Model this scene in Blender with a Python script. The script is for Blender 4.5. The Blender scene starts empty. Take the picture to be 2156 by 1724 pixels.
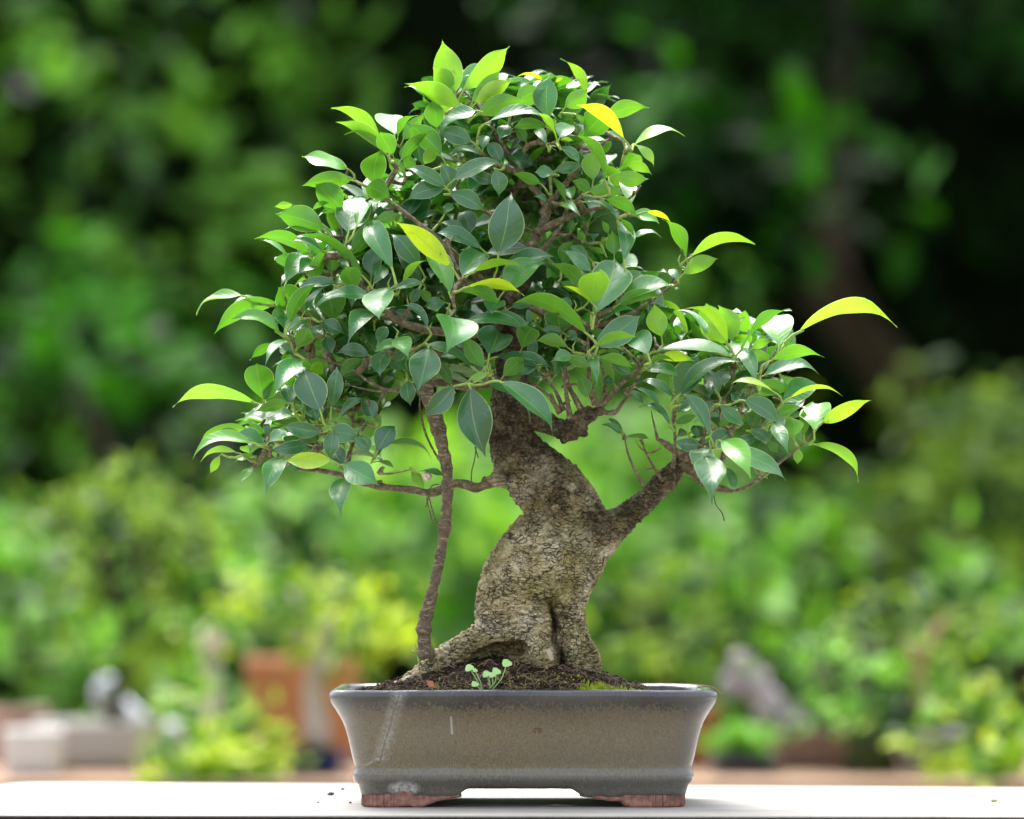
import bpy, math, random
import numpy as np
from mathutils import Vector, noise, Matrix

# ------------------------------------------------------------------ camera, sky, sun, exposure
scene = bpy.context.scene
C = scene.collection
CAMZ, D = 0.9545, 3.75
S = 0.998 / 2156.0                      # metres per displayed pixel at Y = 0
HZ = 1247.0                             # row of the horizon

def P(dx, dy, Y):                       # a point seen at (dx, dy) of the 2156 px wide picture, at real depth Y
    k = S * (D + Y) / D
    return Vector(((dx - 1078.0) * k, Y, CAMZ - (dy - HZ) * k))

cam_d = bpy.data.cameras.new("camera"); cam = bpy.data.objects.new("camera", cam_d); C.objects.link(cam)
cam.location = (0, -D, CAMZ); cam.rotation_euler = (math.radians(90), 0, 0)
cam_d.sensor_width = 36.0; cam_d.lens = 36.0 * D / 0.998
cam_d.shift_y = (HZ - 862.0) / 2156.0
cam_d.clip_start = 0.05; cam_d.clip_end = 300
cam_d.dof.use_dof = True; cam_d.dof.focus_distance = D - 0.05
cam_d.dof.aperture_fstop = (cam_d.lens / 1000.0) / 0.054
scene.camera = cam

SUN_EL, SUN_AZ = math.radians(66), math.radians(-20)    # azimuth measured from +Y towards +X
world = bpy.data.worlds.new("World"); scene.world = world; world.use_nodes = True
nt = world.node_tree; bgn = nt.nodes["Background"]
sky = nt.nodes.new("ShaderNodeTexSky"); sky.sky_type = 'NISHITA'; sky.sun_disc = False
sky.sun_elevation = SUN_EL; sky.sun_rotation = SUN_AZ; sky.air_density = 1.0; sky.dust_density = 4.0; sky.ozone_density = 0.6
hs = nt.nodes.new('ShaderNodeHueSaturation'); hs.inputs['Saturation'].default_value = 0.4   # bright thin overcast
nt.links.new(sky.outputs[0], hs.inputs['Color']); nt.links.new(hs.outputs[0], bgn.inputs[0]); bgn.inputs[1].default_value = 0.125
sun_d = bpy.data.lights.new("sun", 'SUN'); sun = bpy.data.objects.new("sun", sun_d); C.objects.link(sun)
sun_d.energy = 2.0; sun_d.angle = math.radians(35); sun_d.color = (1.0, 0.96, 0.9)
sdir = Vector((math.sin(SUN_AZ) * math.cos(SUN_EL), math.cos(SUN_AZ) * math.cos(SUN_EL), math.sin(SUN_EL)))
sun.rotation_euler = sdir.to_track_quat('Z', 'Y').to_euler(); sun.location = (0, 0, 6)
vs = scene.view_settings
vs.view_transform = 'Standard'; vs.look = 'None'; vs.exposure = 2.0; vs.gamma = 1; vs.use_curve_mapping = False
scene.cycles.max_bounces = 8; scene.cycles.transparent_max_bounces = 8
scene.cycles.use_denoising = True

# ------------------------------------------------------------------ helpers
def tag(o, label=None, cat=None, group=None, kind=None):
    if label: o["label"] = label
    if cat: o["category"] = cat
    if group: o["group"] = group
    if kind: o["kind"] = kind
    return o

def empty(name, loc, label, cat, group=None, rotz=0.0):
    o = bpy.data.objects.new(name, None); C.objects.link(o); o.location = loc; o.rotation_euler = (0, 0, rotz)
    o.empty_display_size = 0.05
    return tag(o, label, cat, group)

def link(name, me, mat, parent=None, smooth=True):
    o = bpy.data.objects.new(name, me); C.objects.link(o)
    if mat: me.materials.append(mat)
    if smooth and len(me.polygons): me.polygons.foreach_set("use_smooth", [True] * len(me.polygons))
    if parent is not None:                 # geometry is given in world space; parents are unrotated empties or meshes
        o.parent = parent
        o.matrix_parent_inverse = Matrix.Translation(-wloc(parent))
    return o

def wloc(o):
    v = Vector((0, 0, 0))
    while o is not None:
        v = v + o.location
        if o.parent is not None: v = v + o.matrix_parent_inverse.translation
        o = o.parent
    return v

class MB:
    def __init__(s): s.v = []; s.f = []; s.c = []
    def add(s, vs_, fs, c=(0, 0, 0)):
        n = len(s.v); s.v += [tuple(a) for a in vs_]; s.f += [tuple(i + n for i in f) for f in fs]; s.c += [c] * len(vs_)
    def box(s, a, b, c=(0, 0, 0)):
        x0, y0, z0 = a; x1, y1, z1 = b
        s.add([(x0,y0,z0),(x1,y0,z0),(x1,y1,z0),(x0,y1,z0),(x0,y0,z1),(x1,y0,z1),(x1,y1,z1),(x0,y1,z1)],
              [(0,3,2,1),(4,5,6,7),(0,1,5,4),(1,2,6,5),(2,3,7,6),(3,0,4,7)], c)
    def tube(s, pts, rad, n=8, c=(0, 0, 0), cap=True):
        pts = [Vector(p) for p in pts]; m = len(pts)
        if m < 2: return
        if not hasattr(rad, '__len__'): rad = [rad] * m
        V = []; F = []; prev = None
        for i, p in enumerate(pts):
            t = (pts[min(i+1, m-1)] - pts[max(i-1, 0)])
            t = t.normalized() if t.length > 1e-9 else Vector((0, 0, 1))
            if prev is None: a = t.orthogonal().normalized()
            else:
                a = prev - t * prev.dot(t)
                a = a.normalized() if a.length > 1e-6 else t.orthogonal().normalized()
            prev = a; b = t.cross(a)
            for k in range(n):
                g = 2 * math.pi * k / n
                V.append(p + (a * math.cos(g) + b * math.sin(g)) * rad[i])
        for i in range(m - 1):
            for k in range(n):
                k2 = (k + 1) % n
                F.append((i*n+k, i*n+k2, (i+1)*n+k2, (i+1)*n+k))
        if cap:
            F.append(tuple(reversed(range(n)))); F.append(tuple((m-1)*n + k for k in range(n)))
        s.add(V, F, c)
    def lathe(s, cen, prof, n=24, c=(0, 0, 0)):          # prof: list of (radius, z)
        V = []; F = []; m = len(prof)
        for r, z in prof:
            for k in range(n):
                g = 2 * math.pi * k / n
                V.append((cen[0] + r * math.cos(g), cen[1] + r * math.sin(g), cen[2] + z))
        for i in range(m - 1):
            for k in range(n):
                k2 = (k + 1) % n; F.append((i*n+k, i*n+k2, (i+1)*n+k2, (i+1)*n+k))
        F.append(tuple(reversed(range(n)))); F.append(tuple((m-1)*n + k for k in range(n)))
        s.add(V, F, c)
    def ball(s, cen, r, sx=1, sy=1, sz=1, n=10, m=7, c=(0, 0, 0), jit=0.0, seed=0):
        V = []; F = []; rr = random.Random(seed)
        for i in range(m + 1):
            a = math.pi * i / m
            for k in range(n):
                g = 2 * math.pi * k / n; q = r * (1 + jit * (rr.random() - .5))
                V.append((cen[0] + q*sx*math.sin(a)*math.cos(g), cen[1] + q*sy*math.sin(a)*math.sin(g), cen[2] + q*sz*math.cos(a)))
        for i in range(m):
            for k in range(n):
                k2 = (k + 1) % n; F.append((i*n+k, (i+1)*n+k, (i+1)*n+k2, i*n+k2))
        s.add(V, F, c)
    def build(s, name, mat, parent=None, smooth=True):
        me = bpy.data.meshes.new(name); me.from_pydata(s.v, [], s.f); me.update()
        if any(c != (0, 0, 0) for c in s.c[:1] + s.c[-1:]) or len(set(s.c)) > 1:
            ca = me.color_attributes.new("tint", 'FLOAT_COLOR', 'POINT')
            ca.data.foreach_set("color", np.array([(*c, 1.0) for c in s.c], dtype=np.float32).ravel())
        return link(name, me, mat, parent, smooth)

# ------------------------------------------------------------------ materials
def newmat(name):
    m = bpy.data.materials.new(name); m.use_nodes = True; t = m.node_tree
    return m, t, t.nodes["Principled BSDF"], t.nodes["Material Output"]
def N(t, typ, **kw):
    n = t.nodes.new(typ)
    for k, v in kw.items():
        if k.startswith('i_'):
            key = k[2:]; key = int(key) if key.isdigit() else key.replace('_', ' ')
            n.inputs[key].default_value = v
        else: setattr(n, k, v)
    return n
def ramp(t, fac, stops, interp='LINEAR'):
    r = t.nodes.new("ShaderNodeValToRGB"); r.color_ramp.interpolation = interp
    e = r.color_ramp.elements
    while len(e) < len(stops): e.new(0.5)
    for q, (p, c) in zip(e, stops): q.position = p; q.color = (*c, 1) if len(c) == 3 else c
    t.links.new(fac, r.inputs[0]); return r.outputs[0]
def mixc(t, fac, a, b, mode='MIX'):
    m = t.nodes.new("ShaderNodeMix"); m.data_type = 'RGBA'; m.blend_type = mode
    for sock, val in ((m.inputs[0], fac), (m.inputs[6], a), (m.inputs[7], b)):
        if hasattr(val, 'links') or hasattr(val, 'is_linked'): t.links.new(val, sock)
        elif isinstance(val, tuple): sock.default_value = (*val, 1)
        else: sock.default_value = val
    return m.outputs[2]
def math_(t, op, a, b=None, clamp=False):
    m = t.nodes.new("ShaderNodeMath"); m.operation = op; m.use_clamp = clamp
    for i, val in enumerate((a, b)):
        if val is None: continue
        if hasattr(val, 'is_linked'): t.links.new(val, m.inputs[i])
        else: m.inputs[i].default_value = val
    return m.outputs[0]
def coords(t, scale=(1, 1, 1), kind='Object'):
    tc = t.nodes.new("ShaderNodeTexCoord"); mp = t.nodes.new("ShaderNodeMapping"); mp.inputs[3].default_value = scale
    t.links.new(tc.outputs[kind], mp.inputs[0]); return mp.outputs[0]
def noise_(t, vec, scale, detail=4, rough=0.55, dist=0.0):
    n = N(t, "ShaderNodeTexNoise"); n.inputs['Scale'].default_value = scale; n.inputs['Detail'].default_value = detail
    n.inputs['Roughness'].default_value = rough; n.inputs['Distortion'].default_value = dist
    t.links.new(vec, n.inputs['Vector']); return n.outputs['Fac']
def voro(t, vec, scale, feature='F1', out='Distance'):
    n = N(t, "ShaderNodeTexVoronoi"); n.feature = feature; n.inputs['Scale'].default_value = scale
    t.links.new(vec, n.inputs['Vector']); return n.outputs[out]
def bump(t, h, dist, strength, bs):
    b = N(t, "ShaderNodeBump"); b.inputs['Distance'].default_value = dist; b.inputs['Strength'].default_value = strength
    t.links.new(h, b.inputs['Height']); t.links.new(b.outputs[0], bs.inputs['Normal']); return b
def sep(t, vec):
    s = t.nodes.new("ShaderNodeSeparateXYZ"); t.links.new(vec, s.inputs[0]); return s.outputs
def simple(name, col, rough=0.7, nscale=30, var=0.25, bumpd=0.0, spec=0.5):
    m, t, b, o = newmat(name); v = coords(t)
    n = noise_(t, v, nscale, 5)
    c = ramp(t, n, [(0.3, tuple(x*(1-var) for x in col)), (0.7, tuple(min(1, x*(1+var)) for x in col))])
    t.links.new(c, b.inputs['Base Color']); b.inputs['Roughness'].default_value = rough
    b.inputs['Specular IOR Level'].default_value = spec
    if bumpd: bump(t, n, bumpd, 0.6, b)
    return m

# ficus leaf: colour by per-leaf age, waxy upper side, paler matt lower side, light passing through
def leaf_mat():
    m, t, b, out = newmat("ficus_leaf")
    att = N(t, "ShaderNodeVertexColor", layer_name="tint"); sc = N(t, "ShaderNodeSeparateColor"); t.links.new(att.outputs[0], sc.inputs[0])
    age, rnd = sc.outputs[0], sc.outputs[1]
    blot0 = noise_(t, coords(t), 70, 4, .6)      # uneven ageing: greener islands in the yellow leaves
    age = math_(t, 'SUBTRACT', age, math_(t, 'MULTIPLY', math_(t, 'MULTIPLY', age, age), math_(t, 'MULTIPLY', blot0, 0.20)))
    uvn = N(t, "ShaderNodeUVMap", uv_map="uv"); u, v, _ = sep(t, uvn.outputs[0])
    au = math_(t, 'ABSOLUTE', math_(t, 'SUBTRACT', u, 0.5))           # 0 midrib .. 0.5 edge
    oc = coords(t)
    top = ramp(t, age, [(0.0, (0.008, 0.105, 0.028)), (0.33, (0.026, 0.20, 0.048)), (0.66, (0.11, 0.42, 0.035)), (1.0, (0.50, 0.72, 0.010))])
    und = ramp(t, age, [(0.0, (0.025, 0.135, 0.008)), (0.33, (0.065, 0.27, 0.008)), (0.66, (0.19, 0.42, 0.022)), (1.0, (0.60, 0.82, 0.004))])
    geo = N(t, "ShaderNodeNewGeometry")
    col = mixc(t, geo.outputs['Backfacing'], top, und)
    # per leaf and mottled variation
    col = mixc(t, 1.0, col, ramp(t, rnd, [(0, (0.72, 0.8, 0.8)), (1, (1.25, 1.15, 1.1))]), 'MULTIPLY')
    blot = noise_(t, oc, 45, 3)
    col = mixc(t, 1.0, col, ramp(t, blot, [(0.3, (0.85, 0.87, 0.85)), (0.7, (1.14, 1.12, 1.1))]), 'MULTIPLY')
    # veins
    vein = N(t, "ShaderNodeTexWave", wave_type='BANDS', bands_direction='X'); vein.inputs['Scale'].default_value = 2.6
    vein.inputs['Distortion'].default_value = 0.6; vein.inputs['Detail'].default_value = 1
    cmb = N(t, "ShaderNodeCombineXYZ"); t.links.new(math_(t, 'SUBTRACT', v, math_(t, 'MULTIPLY', au, 0.45)), cmb.inputs[0])
    t.links.new(math_(t, 'MULTIPLY', u, 0.15), cmb.inputs[1]); t.links.new(cmb.outputs[0], vein.inputs['Vector'])
    rib = math_(t, 'LESS_THAN', au, 0.018)
    col = mixc(t, math_(t, 'MULTIPLY', rib, 0.55), col, (0.24, 0.42, 0.07))
    edge = ramp(t, au, [(0.468, (0, 0, 0)), (0.488, (1, 1, 1))])
    col = mixc(t, math_(t, 'MULTIPLY', edge, 0.8), col, (0.42, 0.56, 0.20))
    # dried water spots and dust on the upper side
    dust = ramp(t, noise_(t, oc, 260, 6, 0.75, 0.8), [(0.58, (0, 0, 0)), (0.72, (1, 1, 1))])
    dpat = ramp(t, noise_(t, oc, 28, 2), [(0.50, (0, 0, 0)), (0.68, (1, 1, 1))])
    df = math_(t, 'MULTIPLY', math_(t, 'MULTIPLY', dust, dpat), math_(t, 'SUBTRACT', 1.0, geo.outputs['Backfacing']))
    col = mixc(t, math_(t, 'MULTIPLY', df, 0.42), col, (0.50, 0.60, 0.52))
    scab = ramp(t, noise_(t, oc, 95, 2), [(0.735, (0, 0, 0)), (0.75, (1, 1, 1))])
    col = mixc(t, math_(t, 'MULTIPLY', scab, 0.8), col, (0.12, 0.075, 0.02))
    t.links.new(col, b.inputs['Base Color'])
    rg = math_(t, 'ADD', math_(t, 'MULTIPLY', geo.outputs['Backfacing'], 0.14), 0.42)
    rg = math_(t, 'ADD', rg, math_(t, 'MULTIPLY', df, 0.25)); t.links.new(rg, b.inputs['Roughness'])
    b.inputs['Specular IOR Level'].default_value = 1.0; t.links.new(math_(t, 'SUBTRACT', 0.55, math_(t, 'MULTIPLY', geo.outputs['Backfacing'], 0.5)), b.inputs['Coat Weight']); b.inputs['Coat Roughness'].default_value = 0.26; b.inputs['Coat IOR'].default_value = 1.55
    hh = math_(t, 'ADD', math_(t, 'MULTIPLY', vein.outputs['Fac'], 0.35), math_(t, 'MULTIPLY', noise_(t, oc, 120, 3), 0.8))
    bm = bump(t, hh, 0.0006, 0.5, b)
    tr = N(t, "ShaderNodeBsdfTranslucent")
    tcol = mixc(t, 0.45, ramp(t, age, [(0, (0.06, 0.28, 0.008)), (0.33, (0.16, 0.48, 0.012)), (0.66, (0.34, 0.70, 0.02)), (1, (0.62, 0.84, 0.01))]), col)
    t.links.new(tcol, tr.inputs[0])
    mx = N(t, "ShaderNodeMixShader"); t.links.new(ramp(t, age, [(0, (.25, .25, .25)), (0.6, (.42, .42, .42)), (1, (.5, .5, .5))]), mx.inputs[0])
    t.links.new(b.outputs[0], mx.inputs[1]); t.links.new(tr.outputs[0], mx.inputs[2]); t.links.new(mx.outputs[0], out.inputs[0])
    return m

def bark_mat():
    m, t, b, out = newmat("ficus_bark"); v = coords(t)
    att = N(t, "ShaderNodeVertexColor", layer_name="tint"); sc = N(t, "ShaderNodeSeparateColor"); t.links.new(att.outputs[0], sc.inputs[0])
    dark, lay = sc.outputs[0], sc.outputs[1]        # darker bark on upper trunk, fork and right limb / darker low spots
    warp = N(t, "ShaderNodeTexNoise"); warp.inputs['Scale'].default_value = 60; t.links.new(v, warp.inputs['Vector'])
    vm = N(t, "ShaderNodeVectorMath", operation='MULTIPLY_ADD'); t.links.new(warp.outputs['Color'], vm.inputs[0])
    vm.inputs[1].default_value = (0.022, 0.022, 0.016); t.links.new(v, vm.inputs[2])
    st = N(t, "ShaderNodeMapping"); st.inputs[3].default_value = (.72, .72, 1.7); t.links.new(vm.outputs[0], st.inputs[0])
    ed = voro(t, st.outputs[0], 180, 'DISTANCE_TO_EDGE')
    ed2 = voro(t, vm.outputs[0], 480, 'DISTANCE_TO_EDGE')
    f1 = noise_(t, v, 34, 5, 0.6); f2 = noise_(t, v, 260, 5, 0.7); f3 = noise_(t, v, 55, 4, 0.6)
    base = ramp(t, f1, [(0.28, (0.30, 0.24, 0.105)), (0.42, (0.46, 0.39, 0.22)), (0.56, (0.60, 0.54, 0.37)), (0.70, (0.78, 0.74, 0.62))])
    base = mixc(t, ramp(t, noise_(t, v, 18, 3), [(0.50, (0, 0, 0)), (0.68, (.7, .7, .7))]), base, (0.20, 0.19, 0.045))
    base = mixc(t, 1.0, base, ramp(t, f2, [(0.34, (0.62, 0.59, 0.52)), (0.62, (1.25, 1.23, 1.18))]), 'MULTIPLY')
    # cracks open and close from place to place
    wv = ramp(t, f3, [(0.40, (0.015, 0.015, 0.015)), (0.70, (0.16, 0.16, 0.16))])
    crack = math_(t, 'SUBTRACT', 1.0, math_(t, 'DIVIDE', ed, wv), clamp=True)
    crack2 = math_(t, 'SUBTRACT', 1.0, math_(t, 'DIVIDE', ed2, math_(t, 'MULTIPLY', wv, 0.8)), clamp=True)
    base = mixc(t, math_(t, 'MULTIPLY', crack, 1.0, True), base, (0.050, 0.040, 0.016))
    base = mixc(t, math_(t, 'MULTIPLY', crack2, 0.35), base, (0.09, 0.075, 0.035))
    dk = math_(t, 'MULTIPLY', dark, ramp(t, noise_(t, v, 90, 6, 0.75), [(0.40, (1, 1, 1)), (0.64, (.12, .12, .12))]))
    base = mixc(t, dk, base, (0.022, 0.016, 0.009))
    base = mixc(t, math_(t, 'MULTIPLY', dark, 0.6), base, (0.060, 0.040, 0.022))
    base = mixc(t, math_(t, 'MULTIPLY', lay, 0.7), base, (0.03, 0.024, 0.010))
    t.links.new(base, b.inputs['Base Color']); b.inputs['Roughness'].default_value = 0.85; b.inputs['Specular IOR Level'].default_value = 0.3
    h = math_(t, 'SUBTRACT', math_(t, 'MULTIPLY', f2, 1.0), math_(t, 'ADD', math_(t, 'MULTIPLY', crack, 1.6), math_(t, 'MULTIPLY', crack2, 0.8)))
    bump(t, h, 0.0015, 1.0, b)
    return m

def rootbark_mat():
    m, t, b, out = newmat("aerial_root_bark"); v = coords(t); vz = coords(t, (0.35, 0.35, 1.0))
    f = noise_(t, v, 120, 5, 0.7)
    base = ramp(t, f, [(0.3, (0.050, 0.034, 0.018)), (0.7, (0.18, 0.135, 0.085))])
    band = ramp(t, noise_(t, vz, 420, 3, 0.6, 0.5), [(0.54, (0, 0, 0)), (0.62, (1, 1, 1))])
    base = mixc(t, math_(t, 'MULTIPLY', band, 0.75), base, (0.36, 0.29, 0.20))
    t.links.new(base, b.inputs['Base Color']); b.inputs['Roughness'].default_value = 0.8
    bump(t, math_(t, 'ADD', f, band), 0.0008, 0.8, b); return m

def twig_mat():
    m, t, b, out = newmat("twig_bark"); v = coords(t)
    att = N(t, "ShaderNodeVertexColor", layer_name="tint"); sc = N(t, "ShaderNodeSeparateColor"); t.links.new(att.outputs[0], sc.inputs[0])
    f = noise_(t, v, 200, 4, 0.7)
    wood = ramp(t, f, [(0.3, (0.045, 0.032, 0.013)), (0.52, (0.145, 0.112, 0.060)), (0.7, (0.36, 0.31, 0.21))])
    green = ramp(t, f, [(0.3, (0.20, 0.33, 0.05)), (0.7, (0.34, 0.48, 0.10))])
    t.links.new(mixc(t, sc.outputs[0], wood, green), b.inputs['Base Color']); b.inputs['Roughness'].default_value = 0.6
    bump(t, f, 0.0012, 0.9, b); return m

def glaze_mat():
    m, t, b, out = newmat("stoneware_glaze"); v = coords(t); x, y, z = sep(t, v)
    vs_ = coords(t, (1, 1, 0.16))
    drip = ramp(t, noise_(t, vs_, 480, 4, 0.75), [(0.36, (0, 0, 0)), (0.64, (1, 1, 1))])
    zz = math_(t, 'ADD', z, math_(t, 'MULTIPLY', math_(t, 'SUBTRACT', drip, 0.5), 0.013))
    zz = math_(t, 'ADD', zz, math_(t, 'MULTIPLY', math_(t, 'SUBTRACT', noise_(t, v, 22, 3), 0.5), 0.010))
    hcol = ramp(t, math_(t, 'MULTIPLY', zz, 1 / 0.115), [
        (0.08, (0.085, 0.076, 0.055)), (0.26, (0.125, 0.120, 0.100)), (0.33, (0.150, 0.118, 0.062)), (0.70, (0.165, 0.130, 0.070)),
        (0.81, (0.125, 0.10, 0.052)), (0.855, (0.016, 0.017, 0.008)), (0.905, (0.010, 0.009, 0.016)), (0.97, (0.030, 0.028, 0.048))])
    sp = noise_(t, coords(t, (1, 1, 0.5)), 800, 3, 0.8)
    col = mixc(t, 1.0, hcol, ramp(t, sp, [(0.38, (0.52, 0.50, 0.46)), (0.52, (1, 1, 1)), (0.68, (1.35, 1.3, 1.2))]), 'MULTIPLY')
    rust = ramp(t, noise_(t, v, 260, 2, 0.6), [(0.66, (0, 0, 0)), (0.72, (1, 1, 1))])
    col = mixc(t, math_(t, 'MULTIPLY', rust, 0.5), col, (0.20, 0.10, 0.045))
    bl = ramp(t, noise_(t, v, 9, 3), [(0.42, (0, 0, 0)), (0.75, (1, 1, 1))])
    col = mixc(t, math_(t, 'MULTIPLY', bl, 0.4), col, (0.13, 0.13, 0.115))
    ed_ = math_(t, 'ADD', math_(t, 'ABSOLUTE', x), math_(t, 'MULTIPLY', math_(t, 'SUBTRACT', noise_(t, v, 30, 4), 0.5), 0.03))
    col = mixc(t, math_(t, 'MULTIPLY', ramp(t, ed_, [(0.138, (0, 0, 0)), (0.172, (1, 1, 1))]), 0.6), col, (0.105, 0.108, 0.112))
    # old hairline crack with a chalky bloom, running down from the rim at the left of the front face
    def seg(x0, z0, x1, z1, w, wob):
        k = (x1 - x0) / (z1 - z0)
        xc = math_(t, 'ADD', math_(t, 'MULTIPLY', math_(t, 'SUBTRACT', z, z0), k), x0)
        d = math_(t, 'SUBTRACT', x, xc)
        d = math_(t, 'ADD', d, math_(t, 'MULTIPLY', math_(t, 'SUBTRACT', noise_(t, v, 90, 3), 0.5), wob))
        d = math_(t, 'ABSOLUTE', d)
        inr = math_(t, 'MULTIPLY', math_(t, 'GREATER_THAN', z, min(z0, z1)), math_(t, 'LESS_THAN', z, max(z0, z1)))
        r = N(t, "ShaderNodeMapRange"); r.inputs[1].default_value = 0; r.inputs[2].default_value = w; r.inputs[3].default_value = 1; r.inputs[4].default_value = 0
        t.links.new(d, r.inputs[0]); return math_(t, 'MULTIPLY', math_(t, 'MULTIPLY', r.outputs[0], inr), math_(t, 'LESS_THAN', y, 0.0))
    bloom = seg(-0.1165, 0.111, -0.136, 0.045, 0.010, 0.005); hair = seg(-0.1165, 0.111, -0.136, 0.045, 0.0011, 0.003)
    bloom2 = seg(-0.136, 0.048, -0.150, 0.040, 0.0035, 0.002)
    wn = ramp(t, noise_(t, v, 300, 5, 0.75), [(0.38, (0.1, 0.1, 0.1)), (0.7, (1, 1, 1))])
    col = mixc(t, math_(t, 'MULTIPLY', math_(t, 'MULTIPLY', bloom, wn), 0.9), col, (0.40, 0.40, 0.37))
    col = mixc(t, math_(t, 'MULTIPLY', math_(t, 'MULTIPLY', bloom2, wn), 0.5), col, (0.42, 0.43, 0.42))
    col = mixc(t, math_(t, 'MULTIPLY', hair, 0.8), col, (0.05, 0.045, 0.03))
    chalk = seg(-0.0685, 0.087, -0.0675, 0.070, 0.0016, 0.001)
    col = mixc(t, math_(t, 'MULTIPLY', chalk, 0.75), col, (0.48, 0.50, 0.47))
    # lime patch above the broken foot
    def blob(cx, cz, rx, rz):
        a = math_(t, 'POWER', math_(t, 'MULTIPLY', math_(t, 'SUBTRACT', x, cx), 1 / rx), 2.0)
        c_ = math_(t, 'POWER', math_(t, 'MULTIPLY', math_(t, 'SUBTRACT', z, cz), 1 / rz), 2.0)
        r = math_(t, 'SUBTRACT', 1.0, math_(t, 'ADD', a, c_), clamp=True)
        return math_(t, 'MULTIPLY', r, math_(t, 'LESS_THAN', y, 0.0))
    lp = math_(t, 'MULTIPLY', blob(-0.1135, 0.0185, 0.017, 0.008), wn)
    col = mixc(t, math_(t, 'MULTIPLY', lp, 1.6, True), col, (0.56, 0.55, 0.52))
    dirt = math_(t, 'MULTIPLY', blob(0.0135, 0.0735, 0.0055, 0.0035), ramp(t, noise_(t, v, 500, 3), [(0.45, (0, 0, 0)), (0.5, (1, 1, 1))]))
    col = mixc(t, math_(t, 'MULTIPLY', dirt, 3.0, True), col, (0.10, 0.035, 0.015))
    t.links.new(col, b.inputs['Base Color'])
    t.links.new(ramp(t, noise_(t, v, 60, 4), [(0.3, (.24, .24, .24)), (0.75, (.46, .46, .46))]), b.inputs['Roughness'])
    b.inputs['Coat Weight'].default_value = 0.7; b.inputs['Coat Roughness'].default_value = 0.10
    bump(t, math_(t, 'ADD', sp, math_(t, 'MULTIPLY', noise_(t, v, 70, 3), 1.3)), 0.0006, 0.5, b)
    return m

def table_mat():
    m, t, b, out = newmat("white_weathered_board"); v = coords(t, (0.12, 1, 1))
    g = noise_(t, v, 55, 6, 0.6, 0.3)
    c = ramp(t, g, [(0.30, (0.23, 0.20, 0.16)), (0.42, (0.345, 0.325, 0.295)), (0.6, (0.395, 0.382, 0.360))])
    st = ramp(t, noise_(t, coords(t, (0.5, 1, 1)), 6, 3), [(0.58, (0, 0, 0)), (0.75, (1, 1, 1))])
    c = mixc(t, math_(t, 'MULTIPLY', st, 0.5), c, (0.31, 0.26, 0.20))
    spk = ramp(t, noise_(t, coords(t), 330, 2), [(0.765, (0, 0, 0)), (0.78, (1, 1, 1))])
    c = mixc(t, math_(t, 'MULTIPLY', spk, 0.6), c, (0.25, 0.2, 0.16))
    t.links.new(c, b.inputs['Base Color']); b.inputs['Roughness'].default_value = 0.62
    bump(t, g, 0.0006, 0.5, b); return m

def bgleaf_mat(name, c0, c1, rough=0.4, trans=0.3, spec=0.5):
    m, t, b, out = newmat(name)
    att = N(t, "ShaderNodeVertexColor", layer_name="tint"); sc = N(t, "ShaderNodeSeparateColor"); t.links.new(att.outputs[0], sc.inputs[0])
    col = ramp(t, sc.outputs[0], [(0, c0), (1, c1)])
    t.links.new(col, b.inputs['Base Color']); b.inputs['Roughness'].default_value = rough; b.inputs['Specular IOR Level'].default_value = spec
    tr = N(t, "ShaderNodeBsdfTranslucent")
    t.links.new(mixc(t, 1.0, col, (1.5, 1.5, 0.5), 'MULTIPLY'), tr.inputs[0])
    mx = N(t, "ShaderNodeMixShader"); mx.inputs[0].default_value = trans
    t.links.new(b.outputs[0], mx.inputs[1]); t.links.new(tr.outputs[0], mx.inputs[2]); t.links.new(mx.outputs[0], out.inputs[0])
    return m

LEAF, BARK, ROOTB, TWIG, GLAZE, TABLE = leaf_mat(), bark_mat(), rootbark_mat(), twig_mat(), glaze_mat(), table_mat()
CLAY = simple("raw_red_clay", (0.27, 0.135, 0.098), 0.85, 140, 0.5, 0.0008, 0.3)
EDGEW = simple("dark_weathered_wood", (0.030, 0.027, 0.028), 0.9, 220, 0.7, 0.001, 0.2)

# ------------------------------------------------------------------ ground and the setting behind
GROUND = simple("garden_soil_and_gravel", (0.16, 0.14, 0.10), 0.95, 14, 0.5, 0.01, 0.2)
mb = MB(); n_ = 60
gx = [-60 + 120 * i / n_ for i in range(n_ + 1)]; gy = [-20 + 120 * j / n_ for j in range(n_ + 1)]
mb.add([(x_, y_, 0.02 * noise.noise(Vector((x_ * .3, y_ * .3, 0)))) for y_ in gy for x_ in gx],
       [(j*(n_+1)+i, j*(n_+1)+i+1, (j+1)*(n_+1)+i+1, (j+1)*(n_+1)+i) for j in range(n_) for i in range(n_)])
tag(mb.build("ground", GROUND), kind="structure")

MBG = {
    'laurel': bgleaf_mat("laurel_leaf", (0.005, 0.045, 0.002), (0.24, 0.60, 0.06), 0.40, 0.3, 0.5),
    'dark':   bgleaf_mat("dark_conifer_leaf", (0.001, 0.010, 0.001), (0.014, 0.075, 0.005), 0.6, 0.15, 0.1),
    'mid':    bgleaf_mat("garden_shrub_leaf", (0.008, 0.05, 0.003), (0.19, 0.46, 0.04), 0.5, 0.4, 0.4),
    'lime':   bgleaf_mat("bright_shrub_leaf", (0.03, 0.15, 0.003), (0.25, 0.50, 0.07), 0.5, 0.45, 0.3),
    'deep':   bgleaf_mat("deep_green_leaf", (0.002, 0.020, 0.001), (0.035, 0.17, 0.006), 0.6, 0.35, 0.1),
    'yellow': bgleaf_mat("golden_shrub_leaf", (0.07, 0.19, 0.006), (0.48, 0.62, 0.05), 0.5, 0.4, 0.3),
    'olive':  bgleaf_mat("olive_needle_leaf", (0.015, 0.06, 0.003), (0.23, 0.38, 0.03), 0.6, 0.35, 0.3),
}
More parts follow.
